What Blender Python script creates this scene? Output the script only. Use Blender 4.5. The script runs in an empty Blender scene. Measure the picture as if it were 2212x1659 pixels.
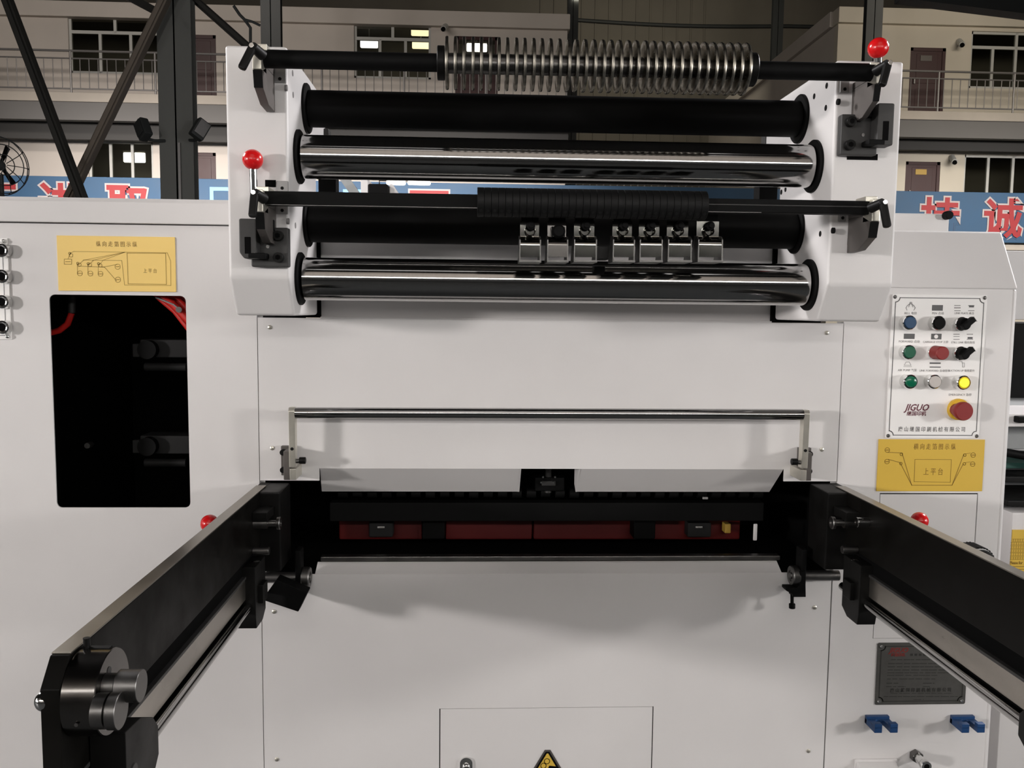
import bpy, bmesh, math, random
from mathutils import Vector, Matrix
random.seed(7)
C = bpy.context.scene.collection
SC = bpy.context.scene

# ------------------------------------------------------------------ camera
F_PX, PITCH, YAW, ROLL = 1850.6, 0.0879, 0.0458, -0.01076
CAM = Vector((0.0, -1.75, 1.45))
_cy, _sy, _cp, _sp = math.cos(YAW), math.sin(YAW), math.cos(PITCH), math.sin(PITCH)
FWD = Vector((_sy*_cp, _cy*_cp, -_sp)); _r = Vector((_cy, -_sy, 0)); _d = FWD.cross(_r)
RGT = math.cos(ROLL)*_r + math.sin(ROLL)*_d
DWN = -math.sin(ROLL)*_r + math.cos(ROLL)*_d
cam = bpy.data.objects.new('camera', bpy.data.cameras.new('camera'))
C.objects.link(cam)
cam.data.sensor_fit = 'HORIZONTAL'; cam.data.sensor_width = 36
cam.data.lens = F_PX/2212*36; cam.data.clip_start = 0.02; cam.data.clip_end = 200
cam.matrix_world = Matrix(((RGT.x, -DWN.x, -FWD.x, CAM.x), (RGT.y, -DWN.y, -FWD.y, CAM.y),
                           (RGT.z, -DWN.z, -FWD.z, CAM.z), (0, 0, 0, 1)))
SC.camera = cam

# ------------------------------------------------------------------ world, lights, exposure
SC.view_settings.view_transform = 'Standard'; SC.view_settings.look = 'None'
SC.view_settings.exposure = 0.1; SC.view_settings.gamma = 1.0
SC.view_settings.use_curve_mapping = False
w = bpy.data.worlds.new('hall_air'); SC.world = w; w.use_nodes = True
w.node_tree.nodes['Background'].inputs[0].default_value = (0.9, 0.95, 1.0, 1)
w.node_tree.nodes['Background'].inputs[1].default_value = 0.05

def area(name, loc, target, sx, sy, power, col=(1, 1, 1), spread=180):
    l = bpy.data.lights.new(name, 'AREA'); l.shape = 'RECTANGLE'; l.size = sx; l.size_y = sy
    l.energy = power; l.color = col; l.spread = math.radians(spread)
    o = bpy.data.objects.new(name, l); C.objects.link(o); o.location = loc
    o.rotation_euler = (Vector(target)-Vector(loc)).to_track_quat('-Z', 'Y').to_euler()
    return o
area('work_lamp_right', (3.6, -2.1, 1.72), (0.3, 0, 1.2), 0.34, 0.28, 40, (1.0, 0.96, 0.93))
area('hall_lamp_left', (-6.0, -4.4, 2.0), (0, 0, 1.2), 0.6, 0.4, 225, (1.0, 0.95, 0.93))
area('hall_lamp_high', (0.4, -5.0, 6.4), (0.1, 0, 1.5), 4.0, 1.6, 18, (1.0, 0.97, 0.95))
area('side_fill_right', (9.5, -2.45, 2.2), (0.2, -0.2, 1.4), 2.4, 3.2, 160, (0.96, 0.97, 1.0))  # broad side fill added for the inner frame faces; no door stands here
area('side_fill_left', (-9.5, -2.3, 2.4), (0.2, -0.2, 1.4), 2.4, 3.2, 120, (1.0, 0.97, 0.95))  # matching fill added from the left, no door built
area('hall_lamp_over_left', (-3.8, 1.7, 3.7), (0.3, -0.1, 1.65), 0.9, 0.9, 190, (1.0, 0.97, 0.97))
area('hall_lamp_over_right', (4.1, 1.7, 3.7), (0.0, -0.1, 1.65), 0.9, 0.9, 210, (1.0, 0.97, 0.98))
area('rear_wall_fill', (0.0, -7.0, 8.0), (0, -12, 5.0), 10, 1.0, 420, (1.0, 0.95, 0.9))  # light added on the unseen wall so the rollers reflect grey
area('hall_lamp_far_low', (-5.0, 15.5, 6.0), (-5.0, 24, 2.8), 14, 0.8, 620, (1.0, 0.93, 0.88), 75)
area('hall_lamp_far_low_right', (15.0, 15.5, 6.0), (15.0, 24, 2.8), 8, 0.8, 190, (1.0, 0.94, 0.88), 75)
area('hall_lamp_far_high', (-9.5, 12.0, 9.8), (-9.5, 24, 8.0), 10, 1.0, 450, (1.0, 0.91, 0.83))
area('hall_lamp_far_high_right', (14.0, 15.0, 9.6), (14.0, 24, 8.0), 6, 1.0, 290, (1.0, 0.9, 0.76))
area('hall_lamp_gap', (6.5, 30.0, 13.0), (6.5, 38, 12.0), 6, 1.0, 160, (1.0, 0.92, 0.74))

# ------------------------------------------------------------------ helpers
def at(px, py, Y=0.0):
    d = RGT*((px-1106)/F_PX) + DWN*((py-829.5)/F_PX) + FWD
    return CAM + d*((Y-CAM.y)/d.y)
def onx(px, py, X):
    d = RGT*((px-1106)/F_PX) + DWN*((py-829.5)/F_PX) + FWD
    return CAM + d*((X-CAM.x)/d.x)

def mat(name, col, rough=0.5, metal=0.0, spec=0.5, noise=0.0, nscale=30, bump=0.0, bscale=400, emit=None, estr=0.0, coat=0.0, brushed=None):
    m = bpy.data.materials.new(name); m.use_nodes = True
    nt = m.node_tree; b = nt.nodes['Principled BSDF']
    b.inputs['Base Color'].default_value = (*col, 1); b.inputs['Roughness'].default_value = rough
    b.inputs['Metallic'].default_value = metal; b.inputs['Specular IOR Level'].default_value = spec
    if coat: b.inputs['Coat Weight'].default_value = coat
    tc = nt.nodes.new('ShaderNodeTexCoord')
    src = tc.outputs['Object']
    if brushed:
        mp = nt.nodes.new('ShaderNodeMapping'); mp.inputs['Scale'].default_value = brushed
        nt.links.new(src, mp.inputs['Vector']); src = mp.outputs['Vector']
    if noise:
        n = nt.nodes.new('ShaderNodeTexNoise'); n.inputs['Scale'].default_value = nscale; n.inputs['Detail'].default_value = 4
        nt.links.new(src, n.inputs['Vector'])
        r = nt.nodes.new('ShaderNodeMapRange'); r.inputs['From Min'].default_value = 0.3; r.inputs['From Max'].default_value = 0.7
        r.inputs['To Min'].default_value = 1-noise; r.inputs['To Max'].default_value = 1+noise
        nt.links.new(n.outputs['Fac'], r.inputs['Value'])
        mx = nt.nodes.new('ShaderNodeVectorMath'); mx.operation = 'SCALE'; mx.inputs[0].default_value = col
        nt.links.new(r.outputs['Result'], mx.inputs['Scale']); nt.links.new(mx.outputs['Vector'], b.inputs['Base Color'])
        r2 = nt.nodes.new('ShaderNodeMapRange'); r2.inputs['From Min'].default_value = 0.3; r2.inputs['From Max'].default_value = 0.7
        r2.inputs['To Min'].default_value = max(0.02, rough*(1-noise)); r2.inputs['To Max'].default_value = min(1, rough*(1+noise))
        nt.links.new(n.outputs['Fac'], r2.inputs['Value']); nt.links.new(r2.outputs['Result'], b.inputs['Roughness'])
    if bump:
        n = nt.nodes.new('ShaderNodeTexNoise'); n.inputs['Scale'].default_value = bscale; n.inputs['Detail'].default_value = 2
        nt.links.new(src, n.inputs['Vector'])
        bp = nt.nodes.new('ShaderNodeBump'); bp.inputs['Strength'].default_value = bump; bp.inputs['Distance'].default_value = 0.001
        nt.links.new(n.outputs['Fac'], bp.inputs['Height']); nt.links.new(bp.outputs['Normal'], b.inputs['Normal'])
    if emit:
        b.inputs['Emission Color'].default_value = (*emit, 1); b.inputs['Emission Strength'].default_value = estr
    return m

M = dict(
 white=mat('white_paint', (0.715, 0.695, 0.685), 0.42, noise=0.02, nscale=6, bump=0.06, bscale=900),
 black=mat('black_oxide', (0.0055, 0.0053, 0.005), 0.45, spec=0.16, noise=0.15, nscale=20),
 blackm=mat('black_matte', (0.004, 0.004, 0.004), 0.6, spec=0.1, noise=0.1, nscale=15),
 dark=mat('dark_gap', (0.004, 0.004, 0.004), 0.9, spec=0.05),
 charcoal=mat('charcoal_casting', (0.035, 0.034, 0.033), 0.5, spec=0.4, noise=0.1, nscale=40),
 arm=mat('black_steel_plate', (0.005, 0.0046, 0.004), 0.42, spec=0.08, noise=0.25, nscale=14),
 drumst=mat('turned_dark_steel', (0.13, 0.122, 0.115), 0.2, 1.0, noise=0.1, nscale=20),
 innerm=mat('shaded_inner_casting', (0.016, 0.016, 0.016), 0.6, spec=0.2, noise=0.1, nscale=30),  # darker copy of the charcoal, inside shade put into the colour
 ringm=mat('black_ring', (0.0055, 0.0055, 0.0055), 0.5, spec=0.2, noise=0.08, nscale=30),
 chrome=mat('polished_roller', (0.42, 0.415, 0.41), 0.10, 1.0, noise=0.03, nscale=8, brushed=(40, 1, 1)),
 bright=mat('bright_chrome', (0.75, 0.75, 0.74), 0.12, 1.0, noise=0.02),
 steel=mat('wheel_steel', (0.30, 0.28, 0.24), 0.3, 1.0, noise=0.25, nscale=60),
 gsteel=mat('dull_clip_steel', (0.26, 0.255, 0.235), 0.11, 1.0, noise=0.15, nscale=30),
 dsteel=mat('dark_steel', (0.16, 0.155, 0.15), 0.38, 1.0, noise=0.15, nscale=30),
 smudge=mat('smudged_steel', (0.42, 0.39, 0.35), 0.3, 1.0, noise=0.35, nscale=9, brushed=(1, 0.35, 1)),
 strip=mat('bare_strip', (0.33, 0.305, 0.265), 0.34, 0.9, noise=0.2, nscale=5),
 nickel=mat('nickel_block', (0.66, 0.635, 0.56), 0.34, 0.85, noise=0.06, nscale=40),
 taupe=mat('taupe_bracket', (0.12, 0.108, 0.1), 0.5, 0.5, noise=0.08, nscale=40),
 greyblk=mat('grey_block', (0.30, 0.295, 0.29), 0.5, 0.2, noise=0.04),
 red=mat('red_knob', (0.62, 0.008, 0.010), 0.22, spec=0.5, noise=0.03, nscale=5),
 redbtn=mat('red_button', (0.23, 0.012, 0.011), 0.5, noise=0.02),
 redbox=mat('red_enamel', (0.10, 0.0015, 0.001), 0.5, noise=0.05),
 hose=mat('red_hose', (0.6, 0.02, 0.015), 0.35, noise=0.05),
 blueb=mat('blue_button', (0.016, 0.065, 0.15), 0.45, noise=0.02),
 bluep=mat('blue_plastic', (0.010, 0.052, 0.16), 0.45, noise=0.05),
 greenb=mat('green_button', (0.008, 0.10, 0.052), 0.4, noise=0.02),
 greenl=mat('green_lens', (0.004, 0.13, 0.065), 0.18, noise=0.02),
 whiteb=mat('grey_lens', (0.56, 0.52, 0.49), 0.3, noise=0.02),
 yellowr=mat('yellow_ring', (0.70, 0.42, 0.025), 0.35, noise=0.03),
 yellowl=mat('yellow_lit_lens', (0.7, 0.75, 0.03), 0.3, emit=(0.55, 1.0, 0.04), estr=1.1),
 plate=mat('panel_face', (0.92, 0.905, 0.885), 0.33, noise=0.01),
 ink=mat('dark_ink', (0.10, 0.10, 0.10), 0.5),
 ink2=mat('grey_ink', (0.22, 0.21, 0.205), 0.5),
 inkr=mat('maroon_ink', (0.14, 0.03, 0.045), 0.5),
 inkred=mat('red_ink', (0.22, 0.025, 0.02), 0.5),
 inkp=mat('plate_ink', (0.028, 0.027, 0.024), 0.5),
 gold=mat('gold_plate', (0.95, 0.67, 0.20), 0.4, 0.0, noise=0.03, nscale=5),
 goldd=mat('gold_plate_deep', (0.68, 0.45, 0.065), 0.4, 0.0, noise=0.03, nscale=5),
 goldi=mat('ochre_ink', (0.42, 0.265, 0.045), 0.5),
 browni=mat('brown_ink', (0.24, 0.135, 0.012), 0.5),
 nplate=mat('etched_plate', (0.10, 0.097, 0.09), 0.45, 0.4, noise=0.08, nscale=60),
 banner=mat('blue_banner', (0.022, 0.075, 0.155), 0.6, noise=0.05, nscale=2),
 banred=mat('banner_red', (0.30, 0.018, 0.022), 0.6),
 banwht=mat('banner_white', (0.40, 0.36, 0.355), 0.6),
 bancyan=mat('banner_pale_blue', (0.22, 0.5, 0.85), 0.6),
 plaster=mat('plaster', (0.58, 0.53, 0.48), 0.85, noise=0.06, nscale=0.7, bump=0.1, bscale=30),
 plasterr=mat('cream_plaster', (0.60, 0.55, 0.46), 0.85, noise=0.06, nscale=0.7, bump=0.1, bscale=30),
 olive=mat('olive_cladding', (0.16, 0.145, 0.12), 0.8, noise=0.08, nscale=0.8),
 concrete=mat('concrete', (0.42, 0.38, 0.33), 0.85, noise=0.08, nscale=1.5),
 beam=mat('grey_beam', (0.14, 0.135, 0.13), 0.75, noise=0.06, nscale=1),
 beamshade=mat('shaded_soffit', (0.06, 0.058, 0.056), 0.8, noise=0.06, nscale=1),
 colm=mat('column_paint', (0.13, 0.134, 0.124), 0.6, noise=0.06, nscale=1),
 cold=mat('column_dark', (0.03, 0.033, 0.033), 0.6, noise=0.06, nscale=1),
 brace=mat('brown_brace', (0.16, 0.132, 0.105), 0.7, noise=0.08, nscale=3),
 braced=mat('dark_brace', (0.022, 0.021, 0.018), 0.7, noise=0.08, nscale=3),
 rail=mat('rail_metal', (0.25, 0.24, 0.235), 0.45, 0.5, noise=0.05),
 frame=mat('window_frame', (0.5, 0.5, 0.47), 0.6, noise=0.03),
 maroon=mat('maroon_door', (0.040, 0.010, 0.010), 0.5, noise=0.06, nscale=3),
 room=mat('room_wall', (0.16, 0.15, 0.13), 0.9, noise=0.05),
 floor=mat('hall_floor', (0.022, 0.025, 0.026), 0.6, noise=0.15, nscale=1.2),
 roof=mat('roof_sheet', (0.05, 0.05, 0.05), 0.8, noise=0.05),
 lamp=mat('lamp_tube', (1, 1, 1), 0.5, emit=(1, 0.98, 0.95), estr=7.0),
 lampt=mat('hall_tube', (1, 1, 1), 0.5, emit=(1, 0.98, 0.95), estr=16.5),
 lampw=mat('warm_lamp', (1, 1, 1), 0.5, emit=(1, 0.85, 0.55), estr=2.2),
 lampd=mat('soft_lamp', (1, 1, 1), 0.5, emit=(0.98, 0.98, 1.0), estr=3.0),
 dgreen=mat('dark_green_bar', (0.015, 0.07, 0.055), 0.4, noise=0.05),
 greyp=mat('grey_machine', (0.30, 0.31, 0.31), 0.5, noise=0.05),
 holo=mat('hole_black', (0.01, 0.01, 0.01), 0.8, spec=0.1),
)
# window glass: mostly clear, a little glossy
def glass():
    m = bpy.data.materials.new('window_glass'); m.use_nodes = True; nt = m.node_tree; nt.nodes.clear()
    o = nt.nodes.new('ShaderNodeOutputMaterial'); mx = nt.nodes.new('ShaderNodeMixShader')
    t = nt.nodes.new('ShaderNodeBsdfTransparent'); t.inputs[0].default_value = (0.72, 0.72, 0.68, 1)
    g = nt.nodes.new('ShaderNodeBsdfGlossy'); g.inputs['Roughness'].default_value = 0.05
    n = nt.nodes.new('ShaderNodeTexNoise'); n.inputs['Scale'].default_value = 2
    r = nt.nodes.new('ShaderNodeMapRange'); r.inputs['To Min'].default_value = 0.02; r.inputs['To Max'].default_value = 0.06
    nt.links.new(n.outputs['Fac'], r.inputs['Value']); nt.links.new(r.outputs['Result'], mx.inputs[0])
    nt.links.new(t.outputs[0], mx.inputs[1]); nt.links.new(g.outputs[0], mx.inputs[2]); nt.links.new(mx.outputs[0], o.inputs[0])
    return m
M['glass'] = glass()

ROOTLOC = {}
def thing(name, label, cat, loc, group=None):
    o = bpy.data.objects.new(name, None); C.objects.link(o); o.empty_display_size = 0.05
    o.location = loc; o['label'] = label; o['category'] = cat
    if group: o['group'] = group
    ROOTLOC[o] = Vector(loc)
    return o
def tag(o, label, cat, group=None):
    o['label'] = label; o['category'] = cat
    if group: o['group'] = group
    return o
def link(name, me, m, parent=None, smooth=True):
    o = bpy.data.objects.new(name, me); C.objects.link(o)
    if m is not None and not me.materials: me.materials.append(M[m] if isinstance(m, str) else m)
    if parent is not None:
        o.parent = parent; ROOTLOC[o] = ROOTLOC[parent]
    return o
AX = {'X': Vector((1, 0, 0)), 'Y': Vector((0, 1, 0)), 'Z': Vector((0, 0, 1))}
class B:
    def __init__(s): s.bm = bmesh.new(); s.soft = False
    def _merge(s, t, bev=0, seg=2, ang=30):
        if bev:
            s.soft = True
            es = [e for e in t.edges if len(e.link_faces) == 2 and e.calc_face_angle(0) > math.radians(ang)]
            bmesh.ops.bevel(t, geom=es, offset=bev, segments=seg, profile=0.5, affect='EDGES', clamp_overlap=True)
        me = bpy.data.meshes.new('tmp'); t.to_mesh(me); t.free(); s.bm.from_mesh(me); bpy.data.meshes.remove(me)
        return s
    def box(s, lo, hi, bev=0, rot=None, seg=2):
        t = bmesh.new(); lo = Vector(lo); hi = Vector(hi)
        bmesh.ops.create_cube(t, size=1)
        c = (lo+hi)/2; d = hi-lo
        for v in t.verts: v.co = Vector((v.co.x*abs(d.x), v.co.y*abs(d.y), v.co.z*abs(d.z)))
        if rot is not None: bmesh.ops.rotate(t, cent=(0, 0, 0), matrix=rot, verts=t.verts)
        bmesh.ops.translate(t, vec=c, verts=t.verts)
        return s._merge(t, bev, seg)
    def cyl(s, p0, p1, r, r2=None, seg=32, bev=0):
        t = bmesh.new(); p0 = Vector(p0); p1 = Vector(p1); d = p1-p0
        bmesh.ops.create_cone(t, cap_ends=True, segments=seg, radius1=r, radius2=r if r2 is None else r2, depth=d.length)
        q = Vector((0, 0, 1)).rotation_difference(d.normalized()).to_matrix()
        bmesh.ops.rotate(t, cent=(0, 0, 0), matrix=q, verts=t.verts)
        bmesh.ops.translate(t, vec=(p0+p1)/2, verts=t.verts)
        return s._merge(t, bev, 2, 50)
    def sphere(s, c, r, scale=(1, 1, 1), seg=32):
        t = bmesh.new(); bmesh.ops.create_uvsphere(t, u_segments=seg, v_segments=seg//2, radius=r)
        for v in t.verts: v.co = Vector((v.co.x*scale[0], v.co.y*scale[1], v.co.z*scale[2]))+Vector(c)
        return s._merge(t)
    def lathe(s, prof, origin, axis='X', seg=40):
        # prof: list of (along axis, radius)
        t = bmesh.new(); a = AX[axis]; u = AX['Y'] if axis == 'X' else AX['X']; v = a.cross(u)
        rings = []
        for (h, r) in prof:
            if r < 1e-6: rings.append([t.verts.new(Vector(origin)+a*h)])
            else: rings.append([t.verts.new(Vector(origin)+a*h+(u*math.cos(k*2*math.pi/seg)+v*math.sin(k*2*math.pi/seg))*r) for k in range(seg)])
        for i in range(len(rings)-1):
            A, Bq = rings[i], rings[i+1]
            for k in range(seg):
                k2 = (k+1) % seg
                if len(A) == 1 and len(Bq) == 1: continue
                if len(A) == 1: t.faces.new((A[0], Bq[k2], Bq[k]))
                elif len(Bq) == 1: t.faces.new((A[k], A[k2], Bq[0]))
                else: t.faces.new((A[k], A[k2], Bq[k2], Bq[k]))
        bmesh.ops.recalc_face_normals(t, faces=t.faces)
        return s._merge(t)
    def prism(s, pts, axis, a, b, bev=0, seg=2):
        # pts 2D: axis X -> (y,z); Y -> (x,z); Z -> (x,y)
        t = bmesh.new()
        def p3(p, h):
            return {'X': Vector((h, p[0], p[1])), 'Y': Vector((p[0], h, p[1])), 'Z': Vector((p[0], p[1], h))}[axis]
        va = [t.verts.new(p3(p, a)) for p in pts]; vb = [t.verts.new(p3(p, b)) for p in pts]
        t.faces.new(va); t.faces.new(list(reversed(vb)))
        n = len(pts)
        for i in range(n): t.faces.new((va[i], vb[i], vb[(i+1) % n], va[(i+1) % n]))
        bmesh.ops.recalc_face_normals(t, faces=t.faces)
        return s._merge(t, bev, seg)
    def plate(s, outer, holes, y0, y1, bev=0):
        # sheet in XZ with holes, between depths y0 (front) and y1
        t = bmesh.new(); edges = []
        for loop in [outer]+holes:
            vs = [t.verts.new((p[0], y0, p[1])) for p in loop]
            for i in range(len(vs)): edges.append(t.edges.new((vs[i], vs[(i+1) % len(vs)])))
        bmesh.ops.triangle_fill(t, use_beauty=True, use_dissolve=False, edges=edges, normal=(0, -1, 0))
        r = bmesh.ops.extrude_face_region(t, geom=t.faces[:])
        bmesh.ops.translate(t, vec=(0, y1-y0, 0), verts=[g for g in r['geom'] if isinstance(g, bmesh.types.BMVert)])
        bmesh.ops.recalc_face_normals(t, faces=t.faces)
        return s._merge(t)
    def tube(s, pts, r, seg=12, closed=False):
        t = bmesh.new(); pts = [Vector(p) for p in pts]; n = len(pts); rings = []
        prev = None
        for i, p in enumerate(pts):
            if closed: d = (pts[(i+1) % n]-pts[i-1]).normalized()
            else: d = (pts[min(i+1, n-1)]-pts[max(i-1, 0)]).normalized()
            if prev is None:
                u = d.orthogonal().normalized()
            else:
                u = (prev-d*prev.dot(d)).normalized()
            prev = u; v = d.cross(u)
            rings.append([t.verts.new(p+(u*math.cos(k*2*math.pi/seg)+v*math.sin(k*2*math.pi/seg))*r) for k in range(seg)])
        for i in range(n if closed else n-1):
            A, Bq = rings[i], rings[(i+1) % n]
            for k in range(seg): t.faces.new((A[k], A[(k+1) % seg], Bq[(k+1) % seg], Bq[k]))
        if not closed:
            t.faces.new(rings[0]); t.faces.new(rings[-1])
        bmesh.ops.recalc_face_normals(t, faces=t.faces)
        return s._merge(t)
    def bar(s, p0, p1, wx, wy, bev=0, up=(0, 0, 1)):
        # square bar between two points
        p0 = Vector(p0); p1 = Vector(p1); d = p1-p0; z = d.normalized(); x = Vector(up).cross(z)
        if x.length < 1e-4: x = Vector((1, 0, 0))
        x.normalize(); y = z.cross(x)
        t = bmesh.new(); bmesh.ops.create_cube(t, size=1)
        for v in t.verts: v.co = (p0+p1)/2 + x*v.co.x*wx + y*v.co.y*wy + z*v.co.z*d.length
        bmesh.ops.recalc_face_normals(t, faces=t.faces)
        return s._merge(t, bev)
    def strokes(s, lines, wd, y0, th=0.0003):
        # flat printed lines on a sheet facing -Y: lines of (x,z) points
        for ln in lines:
            for (a, b) in zip(ln[:-1], ln[1:]):
                a = Vector((a[0], 0, a[1])); b = Vector((b[0], 0, b[1])); d = (b-a)
                if d.length < 1e-6: continue
                d.normalize(); n = Vector((-d.z, 0, d.x))*(wd/2); e = d*(wd/2)
                q = [a-e+n, b+e+n, b+e-n, a-e-n]
                f = [s.bm.verts.new((p.x, y0-th, p.z)) for p in q]; s.bm.faces.new(f)
        return s
    def obj(s, name, m, parent=None, smooth=True, origin=None):
        off = ROOTLOC[parent] if parent is not None else (Vector(origin) if origin is not None else Vector((0, 0, 0)))
        if off.length: bmesh.ops.translate(s.bm, vec=-off, verts=s.bm.verts)
        me = bpy.data.meshes.new(name); s.bm.to_mesh(me); s.bm.free()
        if smooth:
            me.polygons.foreach_set('use_smooth', [True]*len(me.polygons)); me.set_sharp_from_angle(angle=math.radians(35))
        o = link(name, me, m, parent)
        if smooth and s.soft:
            wn = o.modifiers.new('weighted_normal', 'WEIGHTED_NORMAL'); wn.keep_sharp = True; wn.weight = 80
        if parent is None:
            o.location = off; ROOTLOC[o] = off
        return o
def dup(o, name, delta, parent=None):
    c = bpy.data.objects.new(name, o.data); C.objects.link(c)
    c.parent = parent if parent is not None else o.parent
    ROOTLOC[c] = ROOTLOC[c.parent] if c.parent else Vector()
    c.location = o.location+Vector(delta)
    return c
def struct(o):
    o['kind'] = 'structure'; return o
def circ(cx, cz, r, n=20, a0=0, a1=2*math.pi):
    return [(cx+r*math.cos(a0+(a1-a0)*k/n), cz+r*math.sin(a0+(a1-a0)*k/n)) for k in range(n+1)]
def rrect(x0, z0, x1, z1, r, n=6):
    out = []
    for cx, cz, a in ((x1-r, z1-r, 0), (x0+r, z1-r, 90), (x0+r, z0+r, 180), (x1-r, z0+r, 270)):
        for k in range(n+1):
            t = math.radians(a+90*k/n); out.append((cx+r*math.cos(t), cz+r*math.sin(t)))
    return out
def rect(x0, z0, x1, z1): return [(x0, z0), (x1, z0), (x1, z1), (x0, z1)]
TEXTS = []
def text(s, x, z, y, size, m, parent, name='lettering', align='CENTER', shear=0.0, bold=0.0, sx=1.0, ext=0.00015):
    cu = bpy.data.curves.new('txt', 'FONT'); cu.body = s; cu.size = size; cu.align_x = align; cu.align_y = 'CENTER'
    cu.shear = shear; cu.offset = bold; cu.extrude = ext; cu.resolution_u = 2
    o = bpy.data.objects.new('txt', cu); C.objects.link(o)
    TEXTS.append((o, x, z, y, m, parent, name, sx))
def flush_text():
    bpy.context.view_layer.update()
    dg = bpy.context.evaluated_depsgraph_get()
    for (o, x, z, y, m, parent, name, sx) in TEXTS:
        me = bpy.data.meshes.new_from_object(o.evaluated_get(dg))
        off = ROOTLOC[parent]
        for v in me.vertices:
            c = v.co.copy(); v.co = (x+c.x*sx-off.x, y-c.z-off.y, z+c.y-off.z)
        me.materials.clear()
        link(name, me, m, parent)
    for t in TEXTS:
        d = t[0].data; bpy.data.objects.remove(t[0]); bpy.data.curves.remove(d)
    TEXTS.clear()
XC = 0.1688                         # mirror plane of the machine
def mx(x): return 2*XC-x

# ================================================================== the setting
struct(B().box((-30, -12, -0.1), (34, 42, 0)).obj('floor', 'floor'))
struct(B().box((-30, -12, 17.0), (34, 42, 17.2)).obj('ceiling', 'roof'))
struct(B().box((-30, -12.2, 0), (34, -12, 17)).obj('wall_front', 'plaster'))
struct(B().box((-30, -12, 0), (34, -11.9, 3.1), .01).obj('trim_40', 'roof'))  # unseen dark band added so the clamp faces reflect something dark
struct(B().box((-30.2, -12, 0), (-30, 42, 17)).obj('wall_left', 'olive'))
struct(B().box((34, -12, 0), (34.2, 42, 17)).obj('wall_right', 'olive'))
YF = 24.0
def facade(name, x0, x1, z1, holes, m):
    return struct(B().plate(rect(x0, 0, x1, z1), holes, YF, YF+0.25).obj(name, m, smooth=False))
def wr(px0, py0, px1, py1, Y=YF):   # rectangle on the facade from two corners
    a = at(px0, py1, Y); b = at(px1, py0, Y); return (a.x, a.z, b.x, b.z)
W1 = wr(150, 31, 345, 157); W2 = wr(765, 38, 931, 168); W3 = wr(2093, 72, 2300, 190)
W4 = wr(192, 305, 330, 392); W5 = wr(2080, 338, 2300, 420)
D1 = wr(408, 76, 466, 224); D2 = wr(983, 80, 1076, 240); D3 = wr(1960, 104, 2044, 254)
D4 = wr(412, 330, 466, 470); D5 = wr(1950, 350, 2032, 494)
facade('wall_back_left', -16, 2.69, 10.0, [rect(*r) for r in (W1, W2, W4, D1, D2, D4)], 'plaster')
facade('wall_back_right', 10.74, 24, 10.35, [rect(*r) for r in (W3, W5, D3, D5)], 'plasterr')
struct(B().box((10.74, YF+0.25, 0), (11.0, 38, 10.35)).obj('wall_wing_side', 'plaster'))
struct(B().box((2.44, YF+0.25, 0), (2.69, 38, 10.0)).obj('wall_wing_return', 'plaster'))
# parapets
struct(B().box((-16, YF-0.16, 9.55), (2.75, YF+0.3, 9.98), 0.02).obj('trim_1', 'plaster'))
struct(B().box((10.68, YF-0.16, 9.95), (24, YF+0.3, 10.4), 0.02).obj('trim_2', 'plasterr'))
struct(B().box((10.6, YF+0.3, 9.95), (10.74, 38, 10.4), 0.02).obj('trim_3', 'plaster'))
# recessed back wall of the gap with cladding ribs
wb = struct(B().plate(rect(-30, 0, 34, 17), [], 38, 38.2).obj('wall_back_gap', 'olive', smooth=False))
rb = B().box((2.9, 37.94, 6.9), (2.96, 38, 17)).obj('rib', 'olive', wb)
for k in range(1, 13): dup(rb, 'rib', (k*0.62, 0, 0))
# rooms behind the openings
for i, (x0, x1, z0, z1) in enumerate(((-15.5, -6.9, 6.9, 10), (-6.7, 2.3, 6.9, 10), (-15.5, -6.9, 3.6, 6.7), (11.4, 23.5, 6.9, 10.2), (11.4, 23.5, 3.6, 6.7))):
    b = B()
    b.box((x0, YF+3.0, z0), (x1, YF+3.1, z1)); b.box((x0-.1, YF+.26, z0), (x0, YF+3.1, z1)); b.box((x1, YF+.26, z0), (x1+.1, YF+3.1, z1))
    b.box((x0, YF+.26, z1), (x1, YF+3.1, z1+.1)); b.box((x0, YF+.26, z0-.1), (x1, YF+3.1, z0))
    struct(b.obj('wall_room', 'room', smooth=False))
    area('room_fill', ((x0+x1)/2, YF+1.6, z1-.1), ((x0+x1)/2, YF+1.6, z0), (x1-x0)*.8, 1.0, 9, (1, .93, .82))  # dim fill added in each room to lift the black panes

def window(n, r, rows, label=None):
    # r = x0,z0,x1,z1 ; rows = list of (z fraction top, z fraction bottom, number of panes)
    x0, z0, x1, z1 = r; f = 0.07
    b = B(); yb = YF+0.06
    b.box((x0, yb, z0), (x0+f, yb+.08, z1)); b.box((x1-f, yb, z0), (x1, yb+.08, z1))
    b.box((x0, yb, z1-f), (x1, yb+.08, z1)); b.box((x0, yb, z0), (x1, yb+.08, z0+f))
    wo = b.obj('window_%d' % n, 'frame', None, smooth=False, origin=((x0+x1)/2, yb, z0)); struct(wo)
    H = z1-z0
    for i, (t, bt, k) in enumerate(rows):
        za, zb = z1-H*bt, z1-H*t
        if i: B().box((x0+f, yb, zb-.03), (x1-f, yb+.08, zb+.06)).obj('transom', 'frame', wo, smooth=False)
        for j in range(k):
            xa = x0+(x1-x0)*j/k; xb = x0+(x1-x0)*(j+1)/k
            if j: B().box((xa-.04, yb, za), (xa+.04, yb+.075, zb)).obj('mullion', 'frame', wo, smooth=False)
            B().box((xa+.04, yb+.03, za+.03), (xb-.04, yb+.04, zb-.03)).obj('pane', 'glass', wo, smooth=False)
    return wo
window(1, W1, [(0, .32, 2), (.32, 1, 3)])
window(2, W2, [(0, .36, 2), (.36, 1, 3)])
window(3, W3, [(0, .28, 2), (.28, 1, 4)])
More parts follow.
